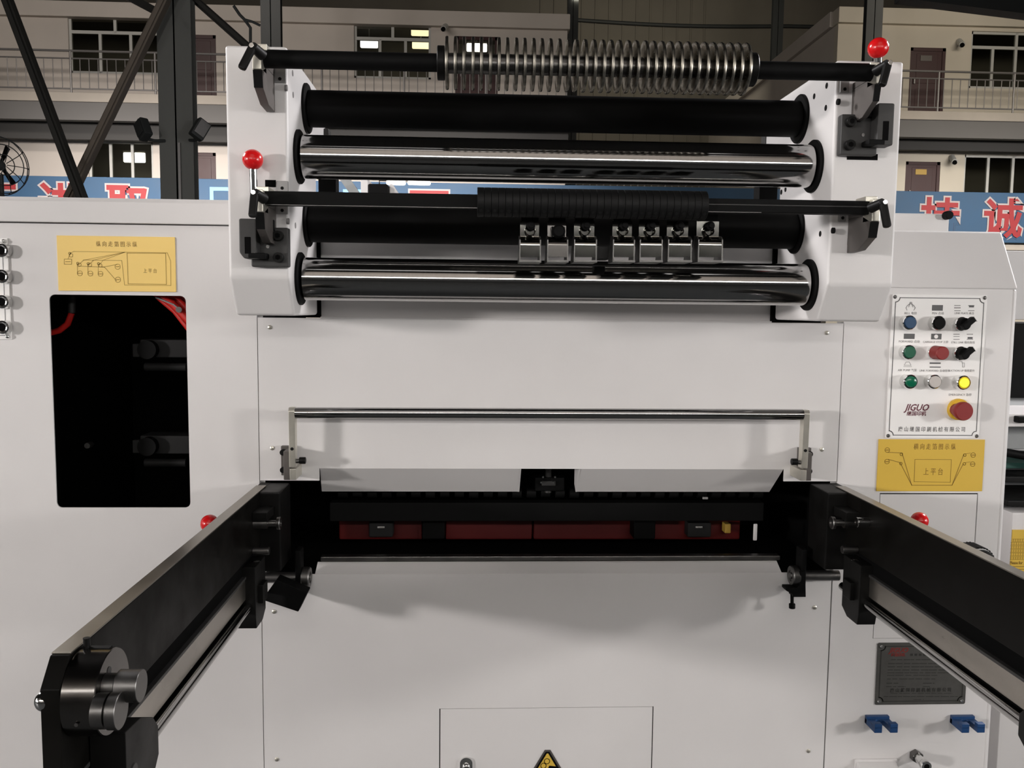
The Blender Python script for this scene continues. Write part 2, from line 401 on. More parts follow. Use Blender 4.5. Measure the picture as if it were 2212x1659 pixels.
window(4, W4, [(0, 1, 3)])
window(5, W5, [(0, 1, 4)])
def door(n, r, lit=None, sign=False):
    x0, z0, x1, z1 = r; yb = YF+0.05
    d = struct(B().box((x0, yb, z0), (x1, yb+.06, z1 if not lit else z0+(z1-z0)*lit)).obj('door_%d' % n, 'maroon', None, smooth=False, origin=((x0+x1)/2, yb, z0)))
    zt = z1 if not lit else z0+(z1-z0)*lit
    b = B(); b.box((x0, yb-.03, z0), (x0+.09, yb, z1)); b.box((x1-.09, yb-.03, z0), (x1, yb, z1)); b.box((x0, yb-.03, z1-.09), (x1, yb, z1))
    b.obj('door_frame', 'maroon', d, smooth=False)
    wx = x1-x0
    for (za, zb) in ((.1, .42), (.5, .92)):
        B().box((x0+wx*.2, yb-.012, z0+(zt-z0)*za), (x1-wx*.2, yb, z0+(zt-z0)*zb), .01).obj('door_panel', 'maroon', d, smooth=False)
    B().box((x0+.14, yb-.06, z0+1.0), (x0+.18, yb-.012, z0+1.15)).obj('door_handle', 'rail', d, smooth=False)
    if lit:
        B().box((x0+.09, yb, zt), (x1-.09, yb+.05, zt+.06)).obj('transom', 'maroon', d, smooth=False)
        B().box((x0+.09, yb+.02, zt+.06), (x1-.09, yb+.03, z1-.09)).obj('pane', 'glass', d, smooth=False)
    if sign:
        B().box((x0+wx*.3, yb-.03, z1-.38), (x0+wx*.62, yb-.012, z1-.22)).obj('number_plate', 'goldi' if sign == 2 else 'taupe', d, smooth=False)
door(1, D1); door(2, D2, lit=.72); door(3, D3, sign=1); door(4, D4); door(5, D5, sign=2)
# lamps inside the lit rooms
def roomlamp(px0, py0, px1, py1, Y, m, label):
    a = at(px0, py1, Y); b = at(px1, py0, Y)
    t = thing('room_lamp', label, 'lamp', ((a.x+b.x)/2, Y, (a.z+b.z)/2))
    B().box((a.x, Y, a.z), (b.x, Y+.1, b.z), .03).obj('diffuser', m, t)
    B().box((a.x, Y, b.z), (b.x, Y+.12, b.z+.05), .01).obj('housing', 'frame', t)
    B().cyl(((a.x+b.x)/2, Y+.05, b.z+.05), ((a.x+b.x)/2, Y+.05, 9.95 if a.z > 7 else 6.68), .015, seg=8).obj('hanger', 'rail', t)
roomlamp(778, 86, 816, 102, 25.2, 'lampd', 'white lamp glowing in lower pane of lit upper window')
roomlamp(888, 46, 926, 76, 25.0, 'lampw', 'warm lamp glowing in top pane of lit upper window')
roomlamp(890, 90, 928, 104, 25.6, 'lampw', 'dim warm lamp in lower right pane of lit upper window')
roomlamp(1008, 94, 1052, 110, 25.2, 'lamp', 'white lamp behind glass above maroon door behind steel wheels')
roomlamp(266, 330, 312, 350, 25.2, 'lamp', 'white tube lamp in lower window near big dark column')

# balconies
def balcony(n, xa, xb, z):
    struct(B().box((xa, 22.55, z-.02), (xb, YF, z+.22), .01).obj('trim_%d' % n, 'concrete', smooth=False))
    struct(B().box((xa, 22.6, z-.5), (xb, 22.85, z-.02)).obj('trim_%d' % (n+1), 'beam', smooth=False))
    struct(B().box((xa, 22.85, z-.1), (xb, YF, z-.02)).obj('trim_%d' % (n+2), 'beam', smooth=False))
balcony(10, -16, 2.69, 6.93); balcony(13, 10.74, 24, 6.93)
balcony(16, -16, 2.69, 3.3); balcony(19, 10.74, 24, 3.3)
for n_, (xa_, xb_, px_, py_) in enumerate(((-16, 2.69, 70, 299), (10.74, 24, 2100, 326))):
    struct(B().box((xa_, 23.3, at(px_, py_, 23.3).z), (xb_, 23.5, 6.84)).obj('trim_%d' % (22+n_), 'beamshade', smooth=False))  # dark strip puts the shade of the arched soffit into colour
def railing(label, xa, xb, z, n_post, step=.24):
    t = thing('balcony_railing', label, 'railing', ((xa+xb)/2, 22.65, z))
    for dz, r in ((1.12, .03), (.92, .02), (.12, .02)):
        B().cyl((xa, 22.65, z+dz), (xb, 22.65, z+dz), r, seg=10).obj('rail', 'rail', t)
    p = B().cyl((xa+.05, 22.65, z), (xa+.05, 22.65, z+1.1), .028, seg=10).obj('post', 'rail', t)
    for k in range(1, n_post): dup(p, 'post', ((xb-xa-.1)*k/(n_post-1), 0, 0))
    bl = B().cyl((xa+step, 22.65, z+.12), (xa+step, 22.65, z+.92), .012, seg=6).obj('baluster', 'rail', t)
    for k in range(1, int((xb-xa)/step)-1): dup(bl, 'baluster', (k*step, 0, 0))
railing('grey metal balcony railing on upper floor of left office wing', -15.5, 2.6, 7.15, 9)
railing('grey metal balcony railing on upper floor of right cream wing', 10.9, 22, 7.15, 6)
# gap railing far back
t = thing('gap_railing', 'dark railing of tall bars across the far recess between wings', 'railing', (6.7, 36, 6.8))
for dz in (1.25, .1): B().cyl((2.8, 36, 6.8+dz), (10.6, 36, 6.8+dz), .03, seg=8).obj('rail', 'rail', t)
bl = B().box((2.9, 35.98, 6.8), (2.96, 36.02, 8.05)).obj('baluster', 'rail', t)
for k in range(1, 26): dup(bl, 'baluster', (k*.3, 0, 0))
struct(B().box((2.69, 35.8, 6.3), (10.74, 38, 6.8)).obj('trim_30', 'beam', smooth=False))
a = at(1950, -4, 13.2); c = at(2320, 42, 13.2)
struct(B().prism([(a.x, a.z), (c.x, c.z), (c.x+3, c.z+2.4), (a.x, a.z+1.6)], 'Y', 13.2, 13.5).obj('roof_beam', 'cold', smooth=False))
# pipe across the gap
a = at(1235, 42, 37.83); b = at(1700, 56, 37.83)
pts = [a.lerp(b, k/10)+Vector((0, 0, -.12*math.sin(math.pi*k/10))) for k in range(11)]
tag(B().tube([a+Vector((-3, 0, 0))]+pts+[b+Vector((3, 0, 0))], .08, 8).obj('overhead_pipe', 'cold', origin=a), 'thin dark pipe sagging across the recess between the wings', 'pipe')
# lit window at ground level of the recess
wx = wr(1562, 412, 1636, 430, 38)
o = struct(B().box((wx[0], 37.9, wx[1]-1.2), (wx[2], 37.97, wx[3])).obj('window_6', 'frame', smooth=False, origin=(wx[0], 37.9, wx[1])))
for k in range(3):
    xa = wx[0]+(wx[2]-wx[0])*k/3
    B().box((xa+.05, 37.86, wx[1]-1.1), (xa+(wx[2]-wx[0])/3-.05, 37.9, wx[3]-.06)).obj('pane', 'lampd', o, smooth=False)

# banner
BY = 22.42
zb0, zb1 = at(2200, 521, BY).z, at(2100, 415, BY).z
ban = thing('banner', 'long blue banner with red white-edged characters along the balcony', 'banner', (0, BY, zb0))
B().box((-16, BY, zb0-.05), (22, BY+.05, zb1), .01).obj('sheet', 'banner', ban, smooth=False)
def bchar(s, px, py=468, size=1.16):
    p = at(px, py, BY); zc = (zb0+zb1)/2
    text(s, p.x, zc-.13, BY-.012, size, 'banwht', ban, bold=.075, ext=.004)
    text(s, p.x, zc-.13, BY-.022, size, 'banred', ban, bold=.028, ext=.004)
for s, px in (('诚', 2166), ('持', 2030), ('坚', 1892), ('取', 277), ('进', 132), ('拓', -8), ('百', 927)): bchar(s, px)
for px in (478, 765):
    p = at(px, 440, BY)
    q = B(); q.plate(rect(p.x-.3, zb0+.25, p.x+.42, zb1-.22), [rect(p.x-.2, zb0+.35, p.x+.32, zb1-.32)], BY-.02, BY-.005)
    q.obj('frame_mark', 'bancyan', ban, smooth=False)
# steel columns
def column(px0, px1, Y, m, zt=17):
    x0, x1 = at(px0, 60, Y).x, at(px1, 60, Y).x
    b = B(); wd = x1-x0
    b.box((x0, Y, 0), (x1, Y+.02, zt)); b.box((x0, Y+wd*.4, 0), (x1, Y+wd*.4+.02, zt)); b.box(((x0+x1)/2-.01, Y, 0), ((x0+x1)/2+.01, Y+wd*.4, zt))
    return struct(b.obj('steel_column', m, smooth=False, origin=((x0+x1)/2, Y, 0)))
cbig = column(338, 412, 10.0, 'colm')
xs = at(388, 330, 9.98); B().box((xs.x-.02, 9.97, 0), (xs.x+.01, 10, at(388, 308, 9.97).z)).obj('conduit', 'rail', cbig, smooth=False)
column(563, 606, 17.0, 'cold'); column(1226, 1249, 30.0, 'cold'); column(1669, 1692, 34.0, 'cold'); column(1871, 1906, 19.0, 'cold')
# braces
def brace(pa, pb, Y, wd, m, label):
    a = at(*pa, Y); b = at(*pb, Y)
    t = thing('diagonal_brace', label, 'brace', a)
    B().bar(a, b, .05, wd, up=(0, 1, 0)).obj('web', m, t, smooth=False)
    B().bar(a+Vector((0, -.05, 0)), b+Vector((0, -.05, 0)), .1, wd*.28, up=(0, 1, 0)).obj('flange', m, t, smooth=False)
brace((183, 440), (2, -40), 9.4, .24, 'braced', 'black diagonal steel brace leaning left behind left cabinet')
brace((150, 430), (372, -30), 9.8, .22, 'brace', 'brown diagonal steel brace rising to the big column')
brace((545, 110), (418, -3), 10.3, .30, 'braced', 'dark sloping knee brace right of the big column')
brace((334, 24), (262, -14), 10.3, .12, 'braced', 'short dark strut left of the big column top')
# wire loop
a = [Vector((at(541, 96, 9).x, 9, 0))]+[at(px, py, 9) for px, py in ((541, 96), (541, 60), (528, 42), (518, 32), (505, 13))]
tag(B().tube(a, .018, 8).obj('hanging_cable', 'cold', origin=a[0]), 'bent dark cable above the left white frame', 'cable')
a2 = [at(px, py, 9) for px, py in ((528, 42), (545, 47), (562, 55))]
o = B().tube(a2, .015, 8).obj('cable_branch', 'cold', bpy.data.objects['hanging_cable'])
# flood lights on the column
def flood(px, py, dirx, label, face):
    p = at(px, py, 9.8)
    t = thing('flood_light', label, 'lamp', p)
    r = Matrix.Rotation(math.radians(24*dirx), 3, 'Y') @ Matrix.Rotation(math.radians(-20), 3, 'X') @ Matrix.Rotation(math.radians(35*dirx), 3, 'Z')
    B().box(p-Vector((.09, .06, .13)), p+Vector((.09, .06, .13)), .02, rot=r).obj('housing', 'cold', t)
    f = p+r @ Vector((0, -.07, .01)); B().box(f-Vector((.07, .006, .10)), f+Vector((.07, .006, .10)), .004, rot=r).obj('front_glass', face, t)
    B().tube([p+Vector((0, .02, -.1)), p+Vector((-.1*dirx, .1, -.12)), p+Vector((-.2*dirx, .2, -.1))], .02, 8).obj('arm', 'cold', t)
flood(310, 280, -1, 'black floodlight on the left side of the big column', 'cold')
flood(432, 280, 1, 'floodlight with pale glass on right side of big column', 'rail')
# security cameras
def seccam(px, py, label):
    p = at(px, py, YF-.1)
    t = thing('security_camera', label, 'camera', (p.x, YF, p.z))
    B().cyl((p.x, YF, p.z+.05), (p.x, YF-.12, p.z+.05), .05, seg=16).obj('mount', 'frame', t)
    B().cyl((p.x+.02, YF-.02, p.z+.12), (p.x-.06, YF-.34, p.z-.08), .085, seg=20, bev=.01).obj('body', 'frame', t)
    B().cyl((p.x-.06, YF-.34, p.z-.08), (p.x-.075, YF-.39, p.z-.115), .06, seg=20).obj('lens', 'dark', t)
seccam(2073, 96, 'white security camera right of upper maroon door on right wing')
seccam(2057, 347, 'white security camera on lower floor of right wing')
seccam(963, 62, 'small security camera beside the lit upper window')
# wall fan at the far left edge
p = at(-4, 358, 9.0)
fan = thing('wall_fan', 'dark wire cage fan at the left edge of the hall', 'fan', p)
rm = Matrix.Rotation(math.radians(55), 3, 'Z')
for r, h in ((.35, 0), (.33, -.07), (.24, -.12), (.12, -.14)):
    B().tube([p+rm @ Vector((r*math.cos(k*math.pi/16), h, r*math.sin(k*math.pi/16))) for k in range(32)], .006, 6, True).obj('cage_ring', 'cold', fan)
for k in range(10):
    c, s = math.cos(k*math.pi/5), math.sin(k*math.pi/5)
    B().tube([p+rm @ Vector((q*c, h, q*s)) for q, h in ((.03, -.14), (.2, -.13), (.32, -.08), (.35, 0))], .005, 6).obj('cage_wire', 'cold', fan)
for k in range(3):
    a = math.radians(120*k+50)
    B().prism([(.04, -.02), (.24, -.045), (.26, .02), (.04, .02)], 'Y', -.05, -.045).obj('tmpblade', 'blackm', fan)
    o = bpy.data.objects['tmpblade']; o.name = 'blade'
    mm = (Matrix.Translation(Vector((0, 0, 0))) @ rm.to_4x4() @ Matrix.Rotation(a, 4, 'Y') @ Matrix.Translation(p))
    o.data.transform(mm)
B().cyl(p+rm @ Vector((0, -.06, 0)), p+rm @ Vector((0, .2, 0)), .06, seg=20).obj('motor', 'cold', fan)
B().cyl(p+Vector((0, .05, -.1)), (p.x, p.y+.05, 0), .03, seg=10).obj('stand_pole', 'cold', fan)

# tube lamps seen through the gap between the rollers
xs_ = at(818, 400, 14).x
t = thing('twin_tube_lamp', 'two glowing white tubes of a lamp seen under the upper chrome roller', 'lamp', (xs_, 14.12, 0))
for (px0, px1) in ((834, 877), (880, 931)):
    a = at(px0, 394, 14); b = at(px1, 395, 14)
    B().box((a.x, 14, a.z-.035), (b.x-.01, 14.1, a.z+.035), .03).obj('tube', 'lamp', t)
    B().box((a.x, 14.0, a.z+.035), (b.x-.01, 14.1, a.z+.07), .005).obj('housing', 'frame', t)
B().tube([(at(905, 395, 14).x, 14.12, a.z+.05), (xs_, 14.12, a.z+.05), (xs_, 14.12, a.z-.1), (xs_, 14.12, 0)], .02, 8).obj('stand', 'cold', t)
# white machine standing behind the gap
p = at(845, 405, 3.2)
t = thing('rear_feeder', 'white sloping machine hood with black block seen under upper chrome roller', 'machine', (at(820, 405, 3.2).x, 3.4, 0))
x0, x1, x2, x3 = at(770, 405, 3.2).x, at(797, 405, 3.2).x, at(840, 405, 3.2).x, at(882, 405, 3.2).x
zt = at(845, 396, 3.2).z; zl = at(870, 440, 3.2).z
B().prism([(x2, 0), (x2, zt), (x2+.02, zt), (x3+.1, zl-.2), (x3+.1, 0)], 'Y', 3.2, 3.9, .01).obj('hood', 'white', t)
B().box((x1, 3.15, zl-.6), (x2, 3.9, zt-.01), .01).obj('black_block', 'blackm', t)
B().box((x1-.04, 3.15, 0), (x1, 3.9, zt+.02), .005).obj('post', 'white', t)
B().bar((x0-.14, 3.3, zt+.12), (x1-.01, 3.3, zl-.05), .05, .05).obj('strut', 'greyp', t)

# ================================================================== the press
press = thing('printing_press', 'large white printing press with flat painted front panels', 'machine', (0.169, 0.5, 0))
XL, XR = -0.4345, 0.7685                    # panel seams
g = 0.0008
T = 0.003
wl = rrect(-0.842, 1.0375, -0.575, 1.468, .011)
B().plate(rect(-1.75, 0.05, XL-g, 1.607), [wl], 0, T).obj('left_cabinet_panel', 'white', press)
# inside of the left cabinet (a dark compartment)
b = B()
b.box((-1.7, .6, .05), (XL-.02, .61, 1.6)); b.box((-1.7, .03, 1.56), (XL-.02, .6, 1.57)); b.box((-1.7, .03, .6), (XL-.02, .6, .61))
b.box((-.93, .03, .6), (-.92, .6, 1.57)); b.box((XL-.03, .03, .6), (XL-.02, .6, 1.57))
b.obj('compartment', 'dark', press, smooth=False)
hs = [at(px, py, .10) for px, py in ((156, 560), (156, 620), (155, 676), (146, 700), (128, 714), (95, 722))]
B().tube(hs[2:], .0065).obj('red_hose', 'hose', press)
B().cyl(hs[1], hs[2], .0075).obj('hose_coupling', 'charcoal', press)
for i, (c0, c1, r) in enumerate((((330, 628), (415, 700), .008), ((355, 630), (415, 680), .008), ((340, 640), (415, 720), .006), ((385, 625), (412, 660), .009))):
    a = at(*c0, .05+.012*i); b2 = at(*c1, .045+.012*i); m_ = (a+b2)/2+Vector((0, -.0, .008))
    B().tube([a, m_, b2], r).obj('red_cable', 'hose', press)
a = at(336, 642, .04); b2 = at(375, 658, .04); c2 = at(388, 668, .04)
B().tube([a, b2, c2], .0018).obj('white_wire', 'greyblk', press)
B().cyl(at(386, 669, .045), at(386, 669, .03), .006).obj('wire_lug', 'dsteel', press)
for py in (755, 963):
    a = at(302, py-22, .14); b2 = at(420, py+18, .14)
    B().box((a.x, .14, b2.z), (b2.x, .2, a.z), .003).obj('inner_roller_housing', 'innerm', press)
    c = at(322, py, .135); B().cyl((c.x, .12, c.z), (c.x, .145, c.z), .02).obj('inner_bearing', 'blackm', press)
    a = at(286, py-12, .13); B().box((a.x, .13, a.z-.028), (a.x+.014, .145, a.z), .001).obj('inner_bracket', 'innerm', press)
    a = at(310, py+38, .16); B().cyl((a.x, .17, a.z), (a.x+.09, .17, a.z), .009).obj('inner_rod', 'innerm', press)
c = at(188, 963, .1); B().cyl((c.x, .1, c.z), (c.x, .12, c.z), .006).obj('inner_bolt', 'dsteel', press)
# top rail of the left cabinet
B().prism([(-.012, 1.609), (-.012, 1.650), (-.004, 1.658), (.30, 1.664), (.30, 1.609)], 'X', -1.75, -.425, .0015).obj('top_rail', 'white', press)
B().box((-1.75, .03, 1.56), (-.43, .6, 1.61)).obj('cabinet_top', 'white', press)
# upper centre panel
up = [(XL+g, 1.4265), (XL+g, 1.094), (-.3135, 1.094), (-.3135, 1.1195), (.6545, 1.1195), (.6545, 1.094), (XR-g, 1.094), (XR-g, 1.4265)]
B().plate(up, [], 0, T).obj('upper_front_panel', 'white', press)
B().box((-.3085, -.0005, 1.4265), (.6165, .012, 1.4295), .0005).obj('panel_rim', 'white', press)
B().box((-.3085, .012, 1.4295), (.6165, .018, 1.625)).obj('back_board', 'white', press)
B().box((-.312, .02, 1.43), (.620, .028, 1.63)).obj('board_backing', 'dark', press)
for xa, xb, xc, xd in ((-.3125, .100, -.3195, .0985), (.2235, .6535, .226, .6465)):
    # sloping lip under the panel (x at top edge, x at bottom edge)
    t_ = bmesh.new()
    vs = [t_.verts.new(c) for c in ((xa, 0, 1.1195), (xb, 0, 1.1195), (xd, .06, 1.058), (xc, .06, 1.058),
                                   (xa, .003, 1.1215), (xb, .003, 1.1215), (xd, .063, 1.060), (xc, .063, 1.060))]
    for f in ((0, 1, 2, 3), (7, 6, 5, 4), (0, 4, 5, 1), (1, 5, 6, 2), (2, 6, 7, 3), (3, 7, 4, 0)): t_.faces.new([vs[i] for i in f])
    bmesh.ops.recalc_face_normals(t_, faces=t_.faces)
    B()._merge(t_, .001).obj('sloping_lip', 'white', press)
B().prism([(0, 1.1195), (.06, 1.058), (.085, 1.07), (.085, 1.1195)], 'X', .2225, .2262).obj('lip_end', 'white', press)
B().prism([(0, 1.1195), (.06, 1.058), (.085, 1.07), (.085, 1.1195)], 'X', .0975, .1012).obj('lip_end', 'white', press)
for xs_, xe_ in ((-.40, -.3087), (.6168, .72)): B().box((xs_, .0012, 1.4272), (xe_, .0115, 1.63)).obj('gap_shade', 'dark', press)  # black strip standing in for the shade of the gap
# mechanism in the notch between the lips
c = at(1185, 1040, .08)
B().box((c.x-.03, .08, 1.055), (c.x+.035, .12, 1.085), .003).obj('notch_carriage', 'blackm', press)
B().cyl((c.x, .09, 1.05), (c.x, .09, 1.125), .007, seg=16).obj('notch_screw', 'charcoal', press)
B().box((c.x-.015, .075, 1.068), (c.x+.015, .09, 1.078), .001).obj('notch_clamp', 'charcoal', press)
s0 = B().cyl((c.x-.013, .075, 1.088), (c.x-.013, .07, 1.088), .0022, seg=10).obj('notch_bolt', 'bright', press)
dup(s0, 'notch_bolt', (.026, 0, 0)); dup(s0, 'notch_bolt', (-.004, 0, -.012)); dup(s0, 'notch_bolt', (.022, 0, -.012))
# feed slot interior
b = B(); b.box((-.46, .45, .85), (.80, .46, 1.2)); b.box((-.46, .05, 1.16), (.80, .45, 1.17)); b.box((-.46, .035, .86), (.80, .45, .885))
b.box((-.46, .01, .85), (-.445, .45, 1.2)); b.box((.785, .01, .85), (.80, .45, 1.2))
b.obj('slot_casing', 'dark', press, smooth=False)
B().box((-.31, .10, at(1100, 1126, .10).z), (.65, .13, at(1100, 1086, .10).z), .002).obj('feed_beam', 'blackm', press)
ch = B().cyl((-.29, .10, 1.048), (-.27, .10, 1.048), .011, seg=12).obj('feed_chain_link', 'blackm', press)
for k in range(1, 30): dup(ch, 'feed_chain_link', (k*.0315, 0, .001*math.sin(k*1.9)))
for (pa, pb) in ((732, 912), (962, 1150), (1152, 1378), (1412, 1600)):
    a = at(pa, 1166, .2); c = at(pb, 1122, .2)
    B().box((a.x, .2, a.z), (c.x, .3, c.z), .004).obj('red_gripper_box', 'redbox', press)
for px in (823, 1510):
    a = at(px-26, 1160, .17); c = at(px+26, 1128, .17)
    o = B().box((a.x, .165, a.z), (c.x, .2, c.z), .004).obj('sensor', 'innerm', press)
    q = at(px, 1139, .16); B().box((q.x-.008, .160, q.z-.0022), (q.x+.008, .165, q.z+.0022)).obj('sensor_window', 'bright', o)
for px in (936, 1392):
    a = at(px, 1165, .15); B().box((a.x-.025, .15, a.z), (a.x+.025, .2, a.z+.06), .003).obj('divider', 'blackm', press)
a = at(1572, 1140, .17); B().box((a.x-.008, .165, a.z-.012), (a.x+.006, .19, a.z+.01), .002).obj('yellow_connector', 'goldi', press)
a = at(1632, 1150, .1); B().box((a.x-.0045, .1, a.z-.019), (a.x+.0045, .104, a.z+.019), .002).obj('slot_window', 'white', press)
a = at(1524, 1076, .08); B().box((a.x-.006, .08, a.z-.003), (a.x+.006, .085, a.z+.002), .001).obj('foil_scrap', 'greyblk', press)
B().box((-.318, .03, at(1100, 1212, .03).z), (.665, .05, at(1100, 1202, .03).z), .002).obj('feed_edge', 'dsteel', press)
# lower centre panel with its access door
DX0, DX1, DZ = -.0662, .3912, .605
B().plate(rect(XL+g, .05, XR-g-.0012, .897), [rect(DX0, .12, DX1, DZ)], 0, T).obj('lower_front_panel', 'white', press)
B().prism([(0, .897), (.004, .8985), (.034, .9135), (.034, .9085), (.003, .893)], 'X', XL+.11, XR-.11, .0008).obj('lower_lip', 'white', press)
od = B().plate(rect(DX0+.0022, .1225, DX1-.0022, DZ-.0012), [], .0004, T).obj('access_door', 'white', press)
B().box((DX0-.02, .0045, .1), (DX1+.02, .006, DZ+.02)).obj('door_backing', 'dark', press)
c = at(1007, 1652, -.004)
q = B(); q.prism(rrect(c.x-.0135, c.z-.03, c.x+.0135, c.z+.016, .0134, 8), 'Y', -.005, .0005, .001); q.obj('latch_plate', 'bright', od)
q = B(); q.sphere((c.x, -.006, c.z-.004), .0085, (1, .7, 1)); q.obj('latch_button', 'bright', od)
# warning triangle
wc = at(1183, 1614, -.001)
wt = thing('warning_sign', 'triangular yellow and black warning sign on lower access door', 'sign', (wc.x, -.001, wc.z-.1))
def tri(h, z1): return [(wc.x, z1), (wc.x+h*.577, z1-h), (wc.x-h*.577, z1-h)]
def rtri(h, z1, r):
    out = []; P = tri(h, z1)
    for i in range(3):
        p = Vector(P[i]); a = (Vector(P[i-1])-p).normalized(); b2 = (Vector(P[(i+1) % 3])-p).normalized()
        for k in range(5):
            d = (a*(1-k/4)+b2*(k/4)); out.append(tuple(p+d*r*(1.0)))
    return out
B().prism(rtri(.104, wc.z+.004, .012), 'Y', -.0008, 0).obj('rim', 'taupe', wt, smooth=False)
B().prism(rtri(.091, wc.z-.0035, .008), 'Y', -.0012, -.0008).obj('border', 'blackm', wt, smooth=False)
B().prism(rtri(.076, wc.z-.0115, .003), 'Y', -.0015, -.0012).obj('field', 'goldd', wt, smooth=False)
q = B(); q.strokes([circ(wc.x-.001, wc.z-.031, .0058), circ(wc.x-.0085, wc.z-.041, .0058)], .0014, -.0015); q.obj('roller_symbol', 'blackm', wt, smooth=False)
B().prism([(wc.x-.004, wc.z-.06), (wc.x+.004, wc.z-.041), (wc.x+.02, wc.z-.043), (wc.x+.024, wc.z-.062)], 'Y', -.0018, -.0015).obj('hand_symbol', 'blackm', wt, smooth=False)
# right cabinet
DR = (.8625, .7515, 1.0765, 1.069)
B().plate(rect(XR+g, .05, 1.125, 1.501), [rect(*DR)], 0, T).obj('right_cabinet_panel', 'white', press)
B().prism([(0, .05), (0, 1.501), (.6, 1.501), (.6, .05)], 'X', 1.122, 1.136, .006, 3).obj('cabinet_edge', 'white', press)
B().plate(rect(DR[0]+.001, DR[1]+.001, DR[2]-.0025, DR[3]-.0025), [], -.0005, T).obj('service_door', 'white', press)
B().box((DR[0]-.02, .0045, DR[1]-.02), (DR[2]+.02, .006, DR[3]+.02)).obj('service_backing', 'dark', press)
for xs_ in (XL, XR-.002): B().box((xs_-.01, .0045, .05), (xs_+.01, .006, 1.43)).obj('seam_strip', 'greyblk', press)
t_ = bmesh.new()
hv = [(.742, -.002, 1.501), (1.137, -.002, 1.501), (1.151, .09, 1.628), (.742, .09, 1.628), (.742, .6, 1.501), (1.137, .6, 1.501), (1.151, .6, 1.632), (.742, .6, 1.632)]
vs = [t_.verts.new(c) for c in hv]
for f in ((0, 1, 2, 3), (4, 7, 6, 5), (0, 4, 5, 1), (1, 5, 6, 2), (2, 6, 7, 3), (3, 7, 4, 0)): t_.faces.new([vs[i] for i in f])
bmesh.ops.recalc_face_normals(t_, faces=t_.faces)
B()._merge(t_, .006, 3).obj('sloping_hood', 'white', press)
# screws of the panels
sp = at(583, 707)
s0 = B().lathe([(-.0030, 0), (-.0028, .0022), (-.0018, .0042), (0, .0046)], (sp.x, 0, sp.z), 'Y', 16).obj('screw', 'nickel', press)
for px, py in ((1786, 719), (588, 968), (1775, 971), (592, 1321), (1760, 1312), (598, 1640), (1746, 1622)):
    q = at(px, py); dup(s0, 'screw', (q.x-sp.x, 0, q.z-sp.z))
# white box on the machine behind the hood
a = at(1900, 507, .45); c = at(2052, 462, .45)
t = thing('rear_box', 'white box with a black knob behind the right sloping hood', 'cabinet', ((a.x+c.x)/2, .6, 1.632))
B().box((a.x-.05, .45, 1.632), (c.x, .59, c.z), .004).obj('box', 'white', t)
q = at(2047, 465, .44); B().cyl((q.x, .43, q.z), (q.x, .45, q.z), .011, seg=20, bev=.002).obj('knob', 'blackm', t)

# ---------------------------------------------------------------- side frames
YFR = -.26
def side_frame(sgn, label):
    def X(x): return x if sgn < 0 else mx(x)-.0305     # left coordinates mirrored
    xi, xo = (-.314, -.4165) if sgn < 0 else (.622, .7395)
    t = thing('side_frame', label, 'frame', ((xi+xo)/2, -.1, 1.433))
    x0, x1 = min(xi, xo), max(xi, xo)
    B().prism([(YFR, 1.498), (YFR, 1.882), (.11, 1.882), (.11, 1.80), (.0, 1.74), (.0, 1.433), (-.22, 1.433)], 'X', x0, x1, .0055, 3).obj('shell', 'white', t)
    holes = ((632, 158), (620, 190), (633, 205), (624, 478), (638, 487)) if sgn < 0 else ((1786, 185), (1809, 220), (1784, 233), (1759, 208), (1772, 505), (1798, 498), (1697, 409), (1688, 415))
    for (px, py) in holes:
        p = onx(px, py, xi); d = .0006*(1 if sgn < 0 else -1)
        B().cyl((xi-d*6, p.y, p.z), (xi+d, p.y, p.z), .0052, seg=14).obj('bolt_hole', 'holo' if sgn > 0 else 'ink2', t)
    return t, xi
fl, XIL = side_frame(-1, 'tall white side frame left of the rollers with red knob lever')
fr, XIR = side_frame(1, 'tall white side frame right of the rollers below highest red knob')
for (p0, p1, fo) in (((573, 389), (596, 404), fl), ((1830, 515), (1855, 529), fr), ((1829, 333), (1896, 345), fr)):
    a = at(p0[0], p1[1], YFR); c = at(p1[0], p0[1], YFR)
    B().box((a.x, YFR-.0006, a.z), (c.x, YFR+.001, c.z)).obj('recess', 'dark', fo, smooth=False)  # proud black plate, the shade of the recess is in its colour
for (p0, p1, fo) in (((597, 391), (622, 414), fl), ((592, 146), (617, 178), fl), ((598, 443), (621, 462), fl), ((1815, 166), (1836, 200), fr), ((1812, 460), (1829, 478), fr)):
    a = at(p0[0], p1[1], YFR-.004); c = at(p1[0], p0[1], YFR-.004)
    o = B().box((a.x, YFR-.004, a.z), (c.x, YFR+.001, c.z), .001).obj('pivot_block', 'greyblk', fo)
    cx_ = (a.x+c.x)/2; B().cyl((cx_, YFR-.0046, a.z+.006), (cx_, YFR-.003, a.z+.006), .0028, seg=12).obj('pin_hole', 'holo', o)
# black posts behind the rollers
for (pa, pb) in ((685, 724), (1645, 1685)):
    a = at(pa, 400, .02); c = at(pb, 400, .02)
    B().box((a.x, .032, 1.635), (c.x, .07, 1.76), .002).obj('inner_post', 'blackm', fl if pa < 900 else fr)
for (pa, pb, fo) in ((693, 712, fl), (1650, 1670, fr)):
    a = at(pa, 295, .1); c = at(pb, 279, .1)
    B().box((a.x, .09, a.z-.02), (c.x, .12, c.z), .003).obj('spring_clip', 'charcoal', fo)

